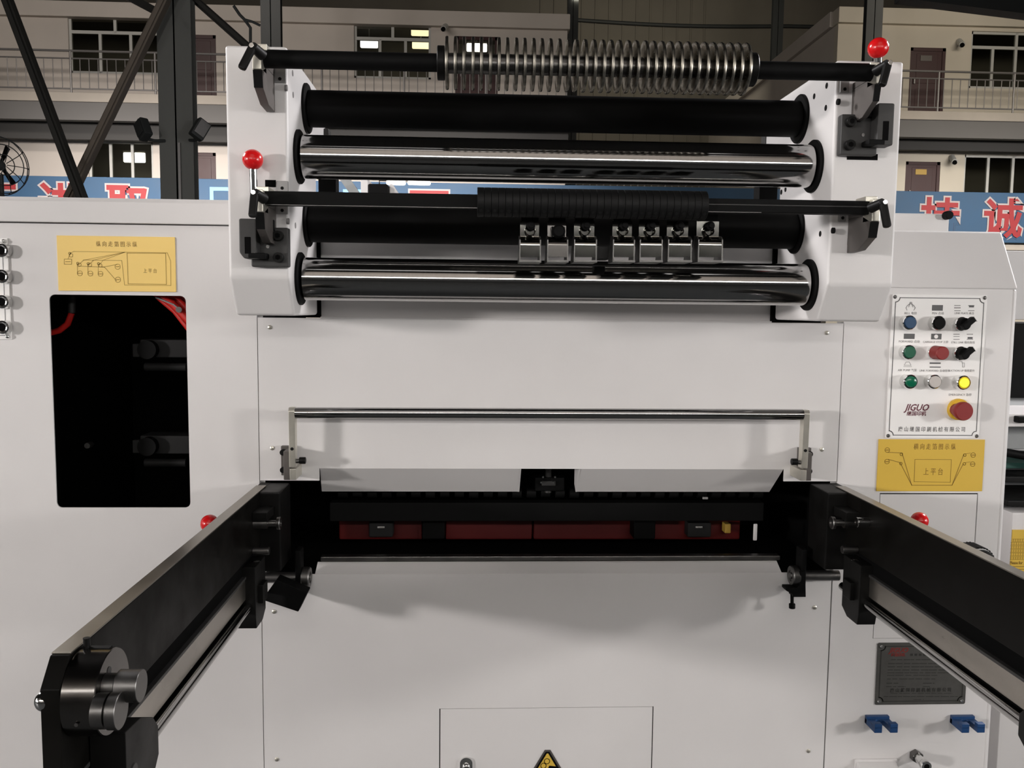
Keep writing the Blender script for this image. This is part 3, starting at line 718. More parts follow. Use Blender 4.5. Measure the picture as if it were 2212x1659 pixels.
# ---------------------------------------------------------------- rollers
def roller(name, label, z, y, r, rf, m, mf, chamf):
    t = thing(name, label, 'roller', (XC-.015, y, z-r))
    x0, x1 = XIL+.006, XIR-.006
    B().lathe([(0, 0), (0, r-chamf), (chamf*.8, r), (x1-x0-chamf*.8, r), (x1-x0, r-chamf), (x1-x0, 0)], (x0, y, z), 'X', 96).obj('drum', m, t)
    f = [(0, 0), (0, rf), (.004, rf), (.006, rf-.002), (.006, 0)]
    B().lathe(f, (XIL+.0002, y, z), 'X', 48).obj('flange', mf, t)
    B().lathe([(-h, q) for h, q in f], (XIR-.0002, y, z), 'X', 48).obj('flange', mf, t)
    return t
roller('chrome_roller', 'polished chrome roller under the topmost black roller', 1.7155, -.175, .0385, .0475, 'chrome', 'blackm', .006)
roller('chrome_roller', 'polished chrome roller lowest of the stack, below the steel clamps', 1.4995, -.175, .0385, .0475, 'chrome', 'blackm', .006)
roller('black_roller', 'matte black roller directly under the row of steel wheels', 1.8165, -.10, .0335, .0455, 'blackm', 'blackm', .002)
roller('black_roller', 'matte black roller behind the steel clamps', 1.607, -.10, .0365, .0455, 'blackm', 'blackm', .002)

# ---------------------------------------------------------------- shafts with wheels and rings
YB = -.33
xl, xr = at(562, 130, YB).x, at(1889, 155, YB).x
sh = thing('wheel_shaft', 'black shaft carrying a row of thin steel wheels across the top', 'shaft', (XC, YB, 1.80))
B().cyl((xl, YB, 1.8415), (xr, YB, 1.8425), .0142, seg=40).obj('bar', 'blackm', sh)
a = at(953, 133, YB).x
B().lathe([(-.006, .0143), (-.006, .0255), (-.005, .0265), (.005, .0265), (.006, .0255), (.006, .0143)], (a, YB, 1.8415), 'X', 40).obj('collar', 'black', sh)
c = at(1621, 152, YB).x
B().lathe([(-.007, .0143), (-.007, .0255), (-.006, .0265), (.006, .0265), (.007, .0255), (.007, .0143)], (c, YB, 1.8425), 'X', 40).obj('collar', 'black', sh)
B().cyl((a+.006, YB, 1.8415), (c-.007, YB, 1.8425), .0158, seg=36).obj('spacer_sleeve', 'dsteel', sh)
xw0, xw1 = at(966, 137, YB).x, at(1607, 150, YB).x
prof = [(-.0028, .0159), (-.0022, .030), (-.0014, .0345), (-.0019, .0362), (-.0026, .0385), (-.0022, .0402), (0, .0410), (.0022, .0402), (.0026, .0385), (.0019, .0362), (.0014, .0345), (.0022, .030), (.0028, .0159)]
w0 = B().lathe(prof, (xw0, YB, 1.8415), 'X', 56).obj('steel_wheel', 'steel', sh)
for k in range(1, 36): dup(w0, 'steel_wheel', ((xw1-xw0)*k/35+(.0025 if k == 0 else 0)+random.uniform(-.0006, .0006), 0, .001*k/35))
# lower shaft with black numbering rings
sl = thing('ring_shaft', 'black square shaft carrying a sleeve of black numbered rings', 'shaft', (XC, YB, 1.598))
B().box((xl, YB-.011, 1.6115), (xr+.006, YB+.011, 1.6335), .002).obj('bar', 'blackm', sl)
B().box((at(1525, 445, YB).x, YB-.0125, 1.6225), (xr, YB-.0105, 1.6245), .0005).obj('highlight_strip', 'charcoal', sl)  # lighter strip standing in for a highlight line on the bar
B().box((at(570, 445, YB).x, YB-.0118, 1.6112), (at(1640, 455, YB).x, YB-.0105, 1.6120)).obj('edge_highlight', 'dsteel', sl)  # painted highlight along the lower edge of the bar
xa, xb = at(1031, 440, YB).x, at(1524, 440, YB).x
n = 33; p = (xb-xa)/n
rg = B().lathe([(0, .012), (0, .0228), (.0005, .0235), (p-.0007, .0235), (p-.0002, .0228), (p-.0002, .012)], (xa, YB, 1.6225), 'X', 40).obj('number_ring', 'ringm', sl)
for k in range(1, n): dup(rg, 'number_ring', (k*p, 0, 0))
q = math.radians(-42)
hl = B().cyl((xa+p/2, YB-.0228*math.cos(q), 1.6225+.0228*math.sin(q)), (xa+p/2, YB-.0240*math.cos(q), 1.6225+.0240*math.sin(q)), .0032, seg=10).obj('set_screw', 'holo', sl)
for k in range(1, n): dup(hl, 'set_screw', (k*p, 0, 0))

# ---------------------------------------------------------------- steel clamps below the rings
CL = ((1122, 1170), (1182, 1229), (1240, 1291), (1324, 1373), (1382, 1433), (1443, 1496), (1508, 1563))
CLAB = ('leftmost bright steel clamp hanging below the black rings', 'dark clamp with missing front bend, second from left below black rings',
        'bright steel clamp right of the dark one, before the wide gap', 'bright steel clamp just right of the wide gap in the row',
        'third steel clamp from the right end of the row', 'second steel clamp from the right end of the row',
        'rightmost steel clamp of the row below the black rings')
YC = -.30
for i, ((pa, pb), lab) in enumerate(zip(CL, CLAB)):
    x0, x1 = at(pa, 520, YC).x, at(pb, 520, YC).x
    z0 = at((pa+pb)/2, 563, YC).z; zm = at((pa+pb)/2, 515, YC).z; z1 = at((pa+pb)/2, 478, YC+.02).z
    t = thing('paper_clamp', lab, 'clamp', ((x0+x1)/2, YC, z0), 'steel clamps hanging under the ring shaft')
    ms = 'drumst' if i == 1 else 'gsteel'
    # bent front sheet: lower face, round bend, upper face set back
    arc = [(YC+.011-.011*math.cos(math.radians(a)), zm-.011+.011*math.sin(math.radians(a))) for a in range(0, 91, 6)]
    arc2 = [(YC+.0145+.0055*math.sin(math.radians(a)), zm+.0055-.0055*math.cos(math.radians(a))) for a in range(0, 91, 15)]
    pr = [(YC, z0+.006)]+arc+arc2+[(YC+.020, z1), (YC+.023, z1), (YC+.023, zm+.004), (YC+.018, zm-.002), (YC+.012, zm-.003), (YC+.006, zm-.007), (YC+.003, zm-.013), (YC+.003, z0+.006)]
    B().prism(pr, 'X', x0+.002, x1-.003).obj('front_sheet', ms, t, smooth=False)
    for xs_ in (x0, x1-.003):
        B().prism([(YC-.001, z0), (YC-.001, zm-.002), (YC+.008, zm+.004), (YC+.026, zm+.006), (YC+.05, z0)], 'X', xs_, xs_+.002, .0003).obj('side_plate', 'dsteel', t)
    B().box((x0, YC-.001, z0-.003), (x1, YC+.05, z0+.001), .0005).obj('foot', 'dsteel', t)
    B().box((x0+.004, YC+.023, zm), (x1-.004, YC+.03, 1.615), .0005).obj('hanger', 'blackm', t)
    xm = (x0+x1)/2+.001
    if i == 1:
        B().lathe([(0, 0), (0, .008), (.006, .0115), (.022, .0115), (.026, .004)], (xm, YC-.003, zm+.012), 'Y', 28).obj('knob', 'blackm', t)
        for dx in (-.008, .008): B().cyl((xm+dx, YC+.01, zm+.002), (xm+dx*1.2, YC+.016, zm+.02), .0035, .003, 12).obj('bright_pin', 'bright', t)
    else:
        B().lathe([(0, 0), (0, .0042), (.008, .0045), (.009, .0072), (.018, .0078), (.020, .004)], (xm, YC-.002, zm+.022), 'Y', 28).obj('knob', 'blackm', t)
        B().lathe([(0, .0078), (.004, .0092), (.010, .0095), (.012, .0078)], (xm-.001, YC+.008, zm+.014), 'Y', 28).obj('washer_ring', 'gsteel', t)
# small dark block in the gap of the row
a = at(1292, 560, -.24); c = at(1318, 532, -.24)
tag(B().box((a.x, -.24, a.z), (c.x, -.2, c.z), .002).obj('stop_piece', 'charcoal', origin=a), 'small dark block in the gap between steel clamps', 'block')

# ---------------------------------------------------------------- shaft brackets
def bracket(cx0, cx1, cyt, cyb, armpts, lever, label, sgn, fo):
    # cream clamp block between px cx0..cx1, rows cyt..cyb at the front depth
    Y0 = -.352
    a = at(cx0, cyb, Y0); c = at(cx1, cyt, Y0)
    t = thing('shaft_bracket', label, 'bracket', ((a.x+c.x)/2, YFR-.03, a.z-.04))
    B().box((a.x, Y0, a.z), (c.x, Y0+.034, c.z), .0015).obj('clamp_block', 'nickel', t)
    zt, zb = c.z, a.z
    x0, x1 = a.x, c.x
    B().prism([(Y0+.004, zb), (Y0+.010, zb-.026), (YFR-.045, zb-.044), (YFR-.002, zb-.046), (YFR-.002, zb+.012), (Y0+.034, zb+.012)], 'X', x0, x1, .001).obj('swing_arm', 'taupe', t)
    B().box((x0, Y0+.034, zb+.012), (x1, YFR-.002, zt-.008), .001).obj('arm_back', 'taupe', t)
    B().prism([(Y0+.0025, zb-.0005), (Y0+.0085, zb-.026), (Y0+.011, zb-.026), (Y0+.005, zb-.0005)], 'X', x0, x1).obj('front_shade', 'blackm', t)  # thin black sheet, puts the shade on the arm front into colour
    xk = (x1+.006) if sgn < 0 else (x0-.006)
    B().box((min(x0, xk), Y0+.012, zt-.004), (max(x1, xk), Y0+.05, zt+.006), .001).obj('cap', 'nickel', t)
    # black clamping lever
    p0 = at(*lever[0], Y0-.022); p1 = at(*lever[1], Y0-.030)
    d = (p1-p0)
    B().cyl((p0.x+(.009*(-sgn)), Y0, p0.z-.006), (p0.x, Y0-.022, p0.z), .0085, .0075, 24).obj('lever_hub', 'black', t)
    o = B().bar(p0, p1, .0125, .0115, .004, up=(0, 1, 0)).obj('lever', 'black', t)
    B().cyl(p0+Vector((0, -.006, 0)), p0+Vector((0, -.009, 0)), .0038, seg=16, bev=.0005).obj('lever_screw', 'bright', o)
bracket(545, 564, 98, 149, None, ((546, 101), (521, 150)), 'bracket with black lever holding left end of wheel shaft', -1, fl)
bracket(1893, 1908, 138, 180, None, ((1918, 138), (1905, 186)), 'bracket with black lever holding right end of wheel shaft', 1, fr)
bracket(550, 568, 409, 458, None, ((550, 417), (545, 470)), 'bracket with black lever holding left end of ring shaft', -1, fl)
bracket(1883, 1903, 430, 478, None, ((1907, 438), (1917, 492)), 'bracket with black lever holding right end of ring shaft', 1, fr)

# ---------------------------------------------------------------- red ball levers
def ball_lever(pb, r, prod, label, Y):
    b = at(*pb, Y); e = at(*prod, Y+.006)
    t = thing('ball_lever', label, 'lever', (e.x, e.y, e.z))
    B().cyl(e, b, .0065, seg=24).obj('rod', 'bright', t)
    o = B(); o.sphere(b, r); o.obj('ball', 'red', t)
    B().cyl(e, e+Vector((0, .03, 0)), .008, seg=20).obj('pivot', 'black', t)
ball_lever((546, 345), .0168, (549, 436), 'red ball on a chrome rod on left white frame', -.285)
ball_lever((1897, 104), .0168, (1897, 150), 'highest red ball, on top of right white frame', -.31)
# ---------------------------------------------------------------- black latch blocks
def latch(px0, px1, pxm, pyt, pym, pyb, label, sgn):
    a = at(px0, pyb, YFR-.02); c = at(px1, pyt, YFR-.02)
    X0, X1 = min(a.x, c.x), max(a.x, c.x); xm = at(pxm, pym, YFR-.02).x
    zt, zm, zb = at(px0, pyt, YFR-.02).z, at(px0, pym, YFR-.02).z, at(px0, pyb, YFR-.02).z
    t = thing('latch_block', label, 'latch', ((X0+X1)/2, YFR, zb))
    if sgn < 0: hx0, hx1, bx0, bx1 = X0, xm, X0+.012, X1
    else: hx0, hx1, bx0, bx1 = xm, X1, X0, X1-.014
    B().box((bx0, YFR-.018, zb), (bx1, YFR-.0003, zm), .003).obj('base_plate', 'charcoal', t)
    h = [(hx0, zb+.012), (hx0, zt), (hx1, zt), (hx1, zb+.030)]
    o = B(); o.prism([(hx0, zb+.022), (hx0, zt), (hx1, zt), (hx1, zb+.012), (hx0+(.008 if sgn < 0 else 0), zb+.012)], 'Y', YFR-.046, YFR-.018, .003); o.obj('hook_block', 'charcoal', t)
    xs0 = (hx0+hx1)/2
    B().box((xs0-.0052, YFR-.0466, zb+.020), (xs0+.0052, YFR-.045, zt-.030), .001).obj('slot', 'dark', t)
    B().box((min(xs0, xs0-sgn*.028), YFR-.0466, zb+.013), (max(xs0, xs0-sgn*.028), YFR-.016, zb+.022), .002).obj('hook_toe', 'blackm', t)
    for zz in (zm-.014, zb+.016):
        xb_ = (bx1-.016) if sgn < 0 else (bx0+.014)
        o = B(); o.cyl((xb_, YFR-.028, zz), (xb_, YFR-.017, zz), .0085, seg=24, bev=.001); o = o.obj('socket_bolt', 'black', t)
        B().cyl((xb_, YFR-.0284, zz), (xb_, YFR-.027, zz), .0046, seg=6).obj('hex_socket', 'dark', o)
    xq = (hx1+.012) if sgn < 0 else (hx0-.012)
    B().cyl((xq, YFR-.0195, zb+.034), (xq, YFR-.017, zb+.034), .003, seg=12).obj('pin', 'dsteel', t)
    B().box((xq-.006, YFR-.026, zm-.006), (xq+.012, YFR-.017, zm+.012), .001).obj('spring_stop', 'blackm', t)
latch(526, 622, 562, 475, 490, 576, 'black latch block with J slot on left white frame', -1)
latch(1816, 1918, 1882, 228, 245, 334, 'black latch block with J slot high on right white frame', 1)

# ---------------------------------------------------------------- pull bar
YP = -.055
pb = thing('pull_bar', 'slim polished bar on two upright arms across the front panel', 'bar', (.163, YP, 1.095))
xa, xb = at(625, 893, YP).x, at(1746, 895, YP).x
B().cyl((xa+.012, YP, 1.2405), (xb-.012, YP, 1.2420), .0112, seg=48).obj('tube', 'chrome', pb)
for sgn, xx in ((-1, xa), (1, xb)):
    x0, x1 = (xx, xx+.0125) if sgn < 0 else (xx-.0125, xx)
    ztop = 1.2518; zbot = at(630, 1036, YP).z
    o = B(); o.prism([(YP-.008, zbot+.026), (YP-.010, 1.245), (YP-.006, ztop), (YP+.010, ztop), (YP+.012, zbot+.026)], 'X', x0, x1, .001); o = o.obj('arm', 'nickel', pb)
    B().cyl(((x0+x1)/2, YP-.0096, 1.170), ((x0+x1)/2, YP-.007, 1.170), .0032, seg=14).obj('arm_hole', 'holo', o)
    B().box((x0, YP-.004, zbot), (x1, -.001, zbot+.022), .001).obj('foot_block', 'nickel', pb)
    y_ = zbot+.0235+.012
    xo0, xo1 = (x0-.027, x0-.001) if sgn < 0 else (x1+.001, x1+.027)
    xg0, xg1 = (x0-.014, x0-.0005) if sgn < 0 else (x1+.0005, x1+.014)
    B().box((xo0, -.012, zbot), (xo1, -.0005, zbot+.060), .001).obj('hinge_plate', 'taupe', pb)
    B().box((xg0, -.05, zbot-.002), (xg1, -.012, zbot+.056), .0015).obj('hinge_block', 'taupe', pb)
    xbolt = (xo0+.005) if sgn < 0 else (xo1-.005)
    for dz in (.012, .048): B().cyl((xbolt, -.02, zbot+dz), (xbolt, -.011, zbot+dz), .0062, seg=18, bev=.001).obj('bolt', 'black', pb)
    xs0 = x1 if sgn < 0 else x0
    B().cyl((xs0-(.012*-sgn), YP, zbot+.0265+.012-.002), (xs0+.008*-sgn, YP, zbot+.0385-.001), .0045, seg=16).obj('pivot_pin', 'dsteel', pb)
    B().cyl((xs0+.006*-sgn, YP, zbot+.0385), (xs0+.0185*-sgn, YP, zbot+.0385), .0068, seg=24, bev=.0012).obj('thumb_screw', 'black', pb)

# ---------------------------------------------------------------- side arms
def arm(sgn, label):
    S = (lambda x: x) if sgn < 0 else mx
    def bx(b, x0, x1, y0, y1, z0, z1, bev=.001):
        u, v = sorted((S(x0), S(x1))); b.box((u, y0, z0), (v, y1, z1), bev); return b
    def cy(b, x0, x1, y, z, r, r2=None, seg=28, bev=0): return b.cyl((S(x0), y, z), (S(x1), y, z), r, r2, seg, bev)
    t = thing('feed_arm', label, 'arm', (S(-.4215), -.45, .86))
    u, v = sorted((S(-.4315), S(-.4115)))
    B().prism([(-.001, 1.0905), (-.879, 1.0905), (-.902, 1.064), (-.902, .78), (-.855, .78), (-.84, .96), (-.80, .985), (-.001, .985)], 'X', u, v, .0012).obj('rail_plate', 'arm', t)
    B().box((u, -.876, 1.0905), (v, -.04, 1.0925), .0006).obj('cap_strip', 'strip', t)
    bx(B(), -.4305, -.372, -.095, -.0005, .932, 1.090, .004).obj('mount_block', 'black', t)
    bx(B(), -.4285, -.418, -.86, -.1, .892, .99, .0005).obj('web', 'dark', t)
    bx(B(), -.428, -.4125, -.86, -.1, .914, .953, .001).obj('guide_bar', 'smudge', t)
    bx(B(), -.428, -.4105, -.86, -.1, .9525, .9575, .0008).obj('guide_lip', 'charcoal', t)
    B().cyl((S(-.4085), -.845, .9005), (S(-.4085), -.10, .9005), .0085, seg=28).obj('rod', 'chrome', t)
    # clamp block near the root
    u, v = sorted((S(-.43), S(-.394)))
    B().prism([(-.205, .975), (-.13, .975), (-.13, .872), (-.155, .858), (-.20, .858), (-.205, .88)], 'X', u, v, .002).obj('clamp_block', 'black', t)
    bx(B(), -.43, -.385, -.185, -.15, .90, .935, .002).obj('clamp_lug', 'black', t)
    # plunger
    zp = at(590, 1130, -.14).z
    o = B(); cy(o, -.412, -.386, -.14, zp, .0105); o.obj('plunger_body', 'dsteel', t)
    o = B(); cy(o, -.386, -.370, -.14, zp, .006); o.obj('plunger_neck', 'dsteel', t)
    o = B(); o.lathe([(0, .006), (.002, .012), (.007, .0125), (.0085, .011), (.0085, .006), (.006, .005), (.006, 0)] if sgn < 0 else [(-h, r) for h, r in [(0, .006), (.002, .012), (.007, .0125), (.0085, .011), (.0085, .006), (.006, .005), (.006, 0)]], (S(-.370), -.14, zp), 'X', 32); o.obj('plunger_button', 'dsteel', t)
    bx(B(), -.412, -.383, -.155, -.10, zp+.006, zp+.024, .002).obj('stop_block', 'black', t)
    # red ball lever going through the rail
    yl = -.20 if sgn < 0 else -.19
    zl = at(590, 1130, -.14).z if sgn < 0 else at(1890, 1128, yl).z
    if sgn > 0:
        o = B(); cy(o, -.4115, -.389, yl, zl, .0095, bev=.001); o.obj('lever_pin', 'bright', t)
        bxx = at(1986, 1125, yl+.02)
    else: bxx = at(453, 1131, yl+.02)
    B().cyl((S(-.4315), yl+.02, bxx.z), (bxx.x, yl+.02, bxx.z), .006, seg=18).obj('lever_rod', 'black', t)
    o = B(); o.sphere(bxx, .0165); o.obj('ball', 'red', t)
    # lower pin and cap screw
    z2 = at(570, 1190, -.15).z
    o = B(); cy(o, -.4115, -.381, -.15, z2, .0075, bev=.001); o.obj('stop_pin', 'dsteel', t)
    o = B(); o.lathe([(0, .010), (.006, .010), (.008, .007), (.008, 0)], (S(-.404), -.165, z2-.022), 'Z', 24); o.obj('cap_screw', 'bright', t)
    # roller bracket below the slot
    zr = at(663, 1247, -.03).z; xr_ = at(664, 1247, -.03).x
    o = B(); cy(o, -.43, xr_-.006, -.03, zr, .011); o.obj('roller_shaft', 'dsteel', t)
    bx(B(), xr_-.022, xr_-.010, -.045, -.012, zr-.035, zr+.06, .003).obj('roller_bracket', 'blackm', t)
    o = B(); o.lathe([(h*(1 if sgn < 0 else -1), r) for h, r in ((-.010, .008), (-.010, .0195), (-.008, .021), (.004, .021), (.006, .0195), (.006, .012), (.004, .011), (.004, .007), (.007, .006), (.007, 0))], (S(xr_), -.03, zr), 'X', 36); o.obj('guide_roller', 'dsteel', t)
    return t, S
la, _ = arm(-1, 'long black feed arm on the left with drum at its end')
ra, _ = arm(1, 'long black feed arm reaching out of frame on the right')
# left only: tilted block
q = [at(px, py, -.085) for px, py in ((597, 1252), (664, 1281), (644, 1322), (566, 1296))]
B().prism([(v.x, v.z) for v in q], 'Y', -.085, -.05, .0015).obj('tilted_block', 'blackm', la)
# right only: thumb screw bracket
a = at(1741, 1292, -.05); c = at(1700, 1268, -.05)
B().prism([(at(px, py, -.05).x, at(px, py, -.05).z) for px, py in ((1740, 1235), (1741, 1290), (1713, 1290), (1713, 1284), (1698, 1276), (1698, 1270), (1722, 1270), (1728, 1262), (1728, 1235))], 'Y', -.05, -.025, .001).obj('screw_bracket', 'blackm', ra)
p0 = at(1711, 1284, -.04); p1 = at(1711, 1304, -.04); p2 = at(1711, 1314, -.04)
B().cyl(p0, p1, .0035, seg=14).obj('thumb_screw_stem', 'blackm', ra); B().cyl(p1, p2, .0065, seg=18, bev=.001).obj('thumb_screw_head', 'blackm', ra)
# drum and knobs at the end of the left arm
Yd, zd = -.862, 1.0445
B().lathe([(0, 0), (0, .043), (.0008, .0443), (.0335, .0443), (.0345, .0435), (.0345, 0)], (-.4112, Yd, zd), 'X', 72).obj('drum', 'drumst', la)
d0 = onx(262, 1535, -.352); d1 = onx(306, 1481, -.340)
B().lathe([(0, 0), (0, .0175), (.012, .0175), (.012, .0135), (.0135, .0135), (.0145, .0185), (.024, .0185), (.0245, .018), (.0245, 0)], (-.3765, d0.y, d0.z), 'X', 40).obj('front_knob', 'dsteel', la)
B().lathe([(0, 0), (0, .013), (.012, .013), (.014, .0165), (.036, .0165), (.0365, .016), (.0365, 0)], (-.3765, d1.y, d1.z), 'X', 40).obj('rear_knob', 'dsteel', la)
c = onx(236, 1450, -.3765); B().lathe([(0, 0), (0, .005), (.0006, .005), (.0006, 0)], (-.3768, c.y, c.z), 'X', 20).obj('drum_hole', 'charcoal', la)
c = at(183, 1408, -.86); B().cyl((c.x, -.855, 1.083), (c.x, -.855, 1.0995), .0036, seg=16).obj('oil_pin', 'black', la)
B().box((-.402, -.858, 1.0865), (-.380, -.85, 1.0895), .001).obj('key_slot', 'blackm', la)
o = B(); o.sphere((-.4315, -.893, 1.049), .0105, (.9, 1, 1)); o.obj('dome_bolt', 'bright', la)
a = at(183, 1560, -.905)
B().cyl((-.395, -.905, at(183, 1560, -.9).z), (-.395, -.9062, at(183, 1560, -.9).z), .002, seg=10).obj('drum_screw', 'dsteel', la)
# end block under the drum
e = [onx(px, py, -.372) for px, py in ((308, 1560), (352, 1565), (350, 1620), (330, 1650))]
B().prism([(-.845, .80), (-.845, .99), (-.80, .985), (-.765, .968), (-.75, .95), (-.75, .915), (-.775, .89), (-.775, .80)], 'X', -.4105, -.372, .0015).obj('end_block', 'black', la)
c = onx(281, 1640, -.37)
B().lathe([(0, 0), (0, .009), (.0012, .0085), (.0012, 0)], (-.3722, -.825, .935), 'X', 24).obj('end_bolt', 'charcoal', la)
# right arm end block at the frame edge
B().prism([(-.80, .885), (-.80, .925), (-.79, .938), (-.705, .938), (-.693, .925), (-.693, .895), (-.708, .885)], 'X', mx(-.385), mx(-.425), .002).obj('end_block', 'black', ra)

# ================================================================== fittings on the right
cp = thing('control_panel', 'white control panel with nine buttons, switches and emergency stop', 'control panel', (.968, -.003, 1.187))
PX0, PX1, PZ0, PZ1 = .8675, 1.0685, 1.187, 1.4875
YPn = -.0035
B().box((PX0, YPn, PZ0), (PX1, -.0002, PZ1), .0006).obj('face_plate', 'plate', cp)
i_ = .0065; r_ = .009
bord = []
for cx_, cz_, a0 in ((PX1-i_, PZ1-i_, 270), (PX0+i_, PZ1-i_, 360), (PX0+i_, PZ0+i_, 90), (PX1-i_, PZ0+i_, 180)):
    sg = [(cx_+r_*math.cos(math.radians(a0-k*15)), cz_+r_*math.sin(math.radians(a0-k*15))) for k in range(7)]
    bord += sg
bord.append(bord[0])
q = B(); q.strokes([bord], .0016, YPn); q.obj('border_line', 'ink', cp, smooth=False)
s0 = B().lathe([(-.003, 0), (-.0028, .002), (-.0015, .0035), (0, .004)], (PX0+.005, YPn, PZ0+.005), 'Y', 14).obj('corner_screw', 'dsteel', cp)
for dx, dz in ((PX1-PX0-.01, 0), (0, PZ1-PZ0-.01), (PX1-PX0-.01, PZ1-PZ0-.01)): dup(s0, 'corner_screw', (dx, 0, dz))
def ring(b, x, z, y0, y1, r, rin): return b.lathe([(y0, rin), (y0, r-.0012), (y0+.0012 if y1 > y0 else y0-.0012, r), (y1, r), (y1, 0)], (x, 0, z), 'Y', 36)
def button(px, py, m, label, proud=.020, r=.0122, lens=False):
    p = at(px, py, YPn-proud); x, z = p.x, p.z
    o = B(); ring(o, x, z, YPn-proud+.002, YPn+.0002, .0148, .0125); o = o.obj('push_button', 'bright', cp); o['label'] = label
    c = B()
    if lens: c.lathe([(YPn-proud-.003, 0), (YPn-proud-.003, .007), (YPn-proud-.0015, .0105), (YPn-proud+.002, .0122), (YPn-proud+.006, .0122)], (x, 0, z), 'Y', 36)
    else: c.lathe([(YPn-proud-.001, 0), (YPn-proud-.001, r-.0012), (YPn-proud, r), (YPn-proud+.012, r)], (x, 0, z), 'Y', 36)
    c.obj('button_cap', m, o)
    return x, z
button(1967, 697, 'blueb', 'blue push button'); button(2030, 698, 'blackm', 'black push button')
button(1966, 761, 'greenb', 'flat green push button'); button(2021, 825, 'whiteb', 'pale grey push button')
button(1969, 825, 'greenl', 'green lens push button', .022, lens=True)
button(2084, 827, 'yellowl', 'lit yellow push button', .024, .0095)
p = at(2076, 824, YPn-.018); o = B(); o.lathe([(YPn-.022, .0095), (YPn-.022, .0128), (YPn-.012, .0142), (YPn, .0142)], (at(2084, 827, YPn-.022).x, 0, at(2084, 827, YPn-.022).z), 'Y', 32); o.obj('yellow_shell', 'yellowr', cp)
# tall red button
p = at(2037, 763, YPn-.034)
o = B(); ring(o, p.x, p.z, YPn-.006, YPn+.0005, .0145, .012); o = o.obj('push_button', 'bright', cp); o['label'] = 'tall red push button'
B().lathe([(YPn-.034, 0), (YPn-.034, .0125), (YPn-.0325, .0138), (YPn-.005, .0142)], (p.x, 0, p.z), 'Y', 40).obj('button_cap', 'redbtn', o)
for (px, py) in ((2085, 700), (2083, 764)):
    p = at(px, py, YPn-.020); x, z = p.x, p.z
    o = B(); ring(o, x, z, YPn-.010, YPn+.0005, .0145, .012); o = o.obj('selector_switch', 'bright', cp)
    B().lathe([(YPn-.022, 0), (YPn-.022, .0115), (YPn-.0205, .0125), (YPn-.008, .0125)], (x, 0, z), 'Y', 32).obj('switch_body', 'blackm', o)
    d = Vector((.78, 0, .62)); n_ = Vector((-d.z, 0, d.x)); c = Vector((x, 0, z))
    h = [c-d*.0125+n_*.0055, c+d*.0165+n_*.0065, c+d*.0165-n_*.0045, c-d*.0125-n_*.0055]
    B().prism([(v.x, v.z) for v in h], 'Y', YPn-.034, YPn-.020, .0015).obj('switch_lever', 'blackm', o)
    h = [c+d*.0165+n_*.0065, c+d*.0180+n_*.0063, c+d*.0180-n_*.0065, c+d*.0165-n_*.0065]
    B().prism([(v.x, v.z) for v in h], 'Y', YPn-.0345, YPn-.022, .0004).obj('pointer', 'plate', o)
# emergency stop
p = at(2073, 885, YPn-.008)
o = B(); o.lathe([(YPn-.009, 0), (YPn-.009, .020), (YPn-.007, .0222), (YPn, .0228)], (p.x, 0, p.z), 'Y', 48); o = o.obj('emergency_stop', 'yellowr', cp)
B().lathe([(YPn-.042, 0), (YPn-.042, .0175), (YPn-.0395, .0192), (YPn-.035, .0196), (YPn-.030, .0188), (YPn-.012, .0125), (YPn-.008, .0125)], (at(2084, 889, YPn-.042).x, 0, at(2084, 889, YPn-.042).z), 'Y', 48).obj('mushroom_head', 'redbtn', o)
# printed symbols and labels
def lab(s, px, py, size=.0062): p = at(px, py, YPn); text(s, p.x, p.z, YPn-.0002, size, 'ink2', cp)
for s, px, py in (('BELL 电铃', 1967, 677), ('PEN 点动', 2026, 677), ('LINK PLATE 离合', 2083, 677), ('FORWARD 点动', 1964, 738), ('CARRIAGE STOP 工停', 2021, 739), ('STILL LINK 保持连线', 2080, 740),
                  ('AIR PUMP 气泵', 1960, 800), ('LINK FORWARD 自动连印', 2019, 801), ('SUCTION UP 吸纸提升', 2077, 801), ('EMERGENCY 急停', 2074, 853)):
    lab(s, px, py, .0056 if len(s) > 12 else .0062)
def sy(lines, wd, name='symbol', m='ink2'):
    q = B(); q.strokes([[(at(a, b, YPn).x, at(a, b, YPn).z) for a, b in ln] for ln in lines], wd, YPn); q.obj(name, m, cp, smooth=False)
def fillr(x0, y0, x1, y1, m='ink', hole=None):
    a = at(x0, y1, YPn); b = at(x1, y0, YPn)
    B().plate(rect(a.x, a.z, b.x, b.z), hole or [], YPn-.0003, YPn+.0001).obj('symbol', m, cp, smooth=False)
fillr(2013, 659, 2037, 671); fillr(1952, 721, 1976, 732); fillr(2011, 721, 2034, 733)
q = at(2022, 727, YPn); B().cyl((q.x, YPn-.0006, q.z), (q.x, YPn, q.z), .0042, seg=20).obj('symbol', 'plate', cp)
for x0, yy in ((2062, 660), (2092, 660), (2060, 722), (2089, 722)):
    sy([[(x0, yy), (x0+12, yy)], [(x0, yy+11), (x0+12, yy+11)]], .0014); 
fillr(2093, 660, 2104, 664); fillr(2090, 728, 2101, 732)
sy([[(2062, 665), (2074, 665)]], .002); sy([[(2060, 727), (2072, 727)]], .0012)
fillr(2008, 783, 2032, 786); fillr(2008, 792, 2032, 794)
sy([[(1957, 665), (1960, 660), (1966, 656), (1968, 656), (1974, 660), (1977, 665)], [(1963, 663), (1966, 653), (1969, 653), (1972, 663)], [(1957, 665), (1959, 670)], [(1977, 665), (1974, 670)]], .0012)
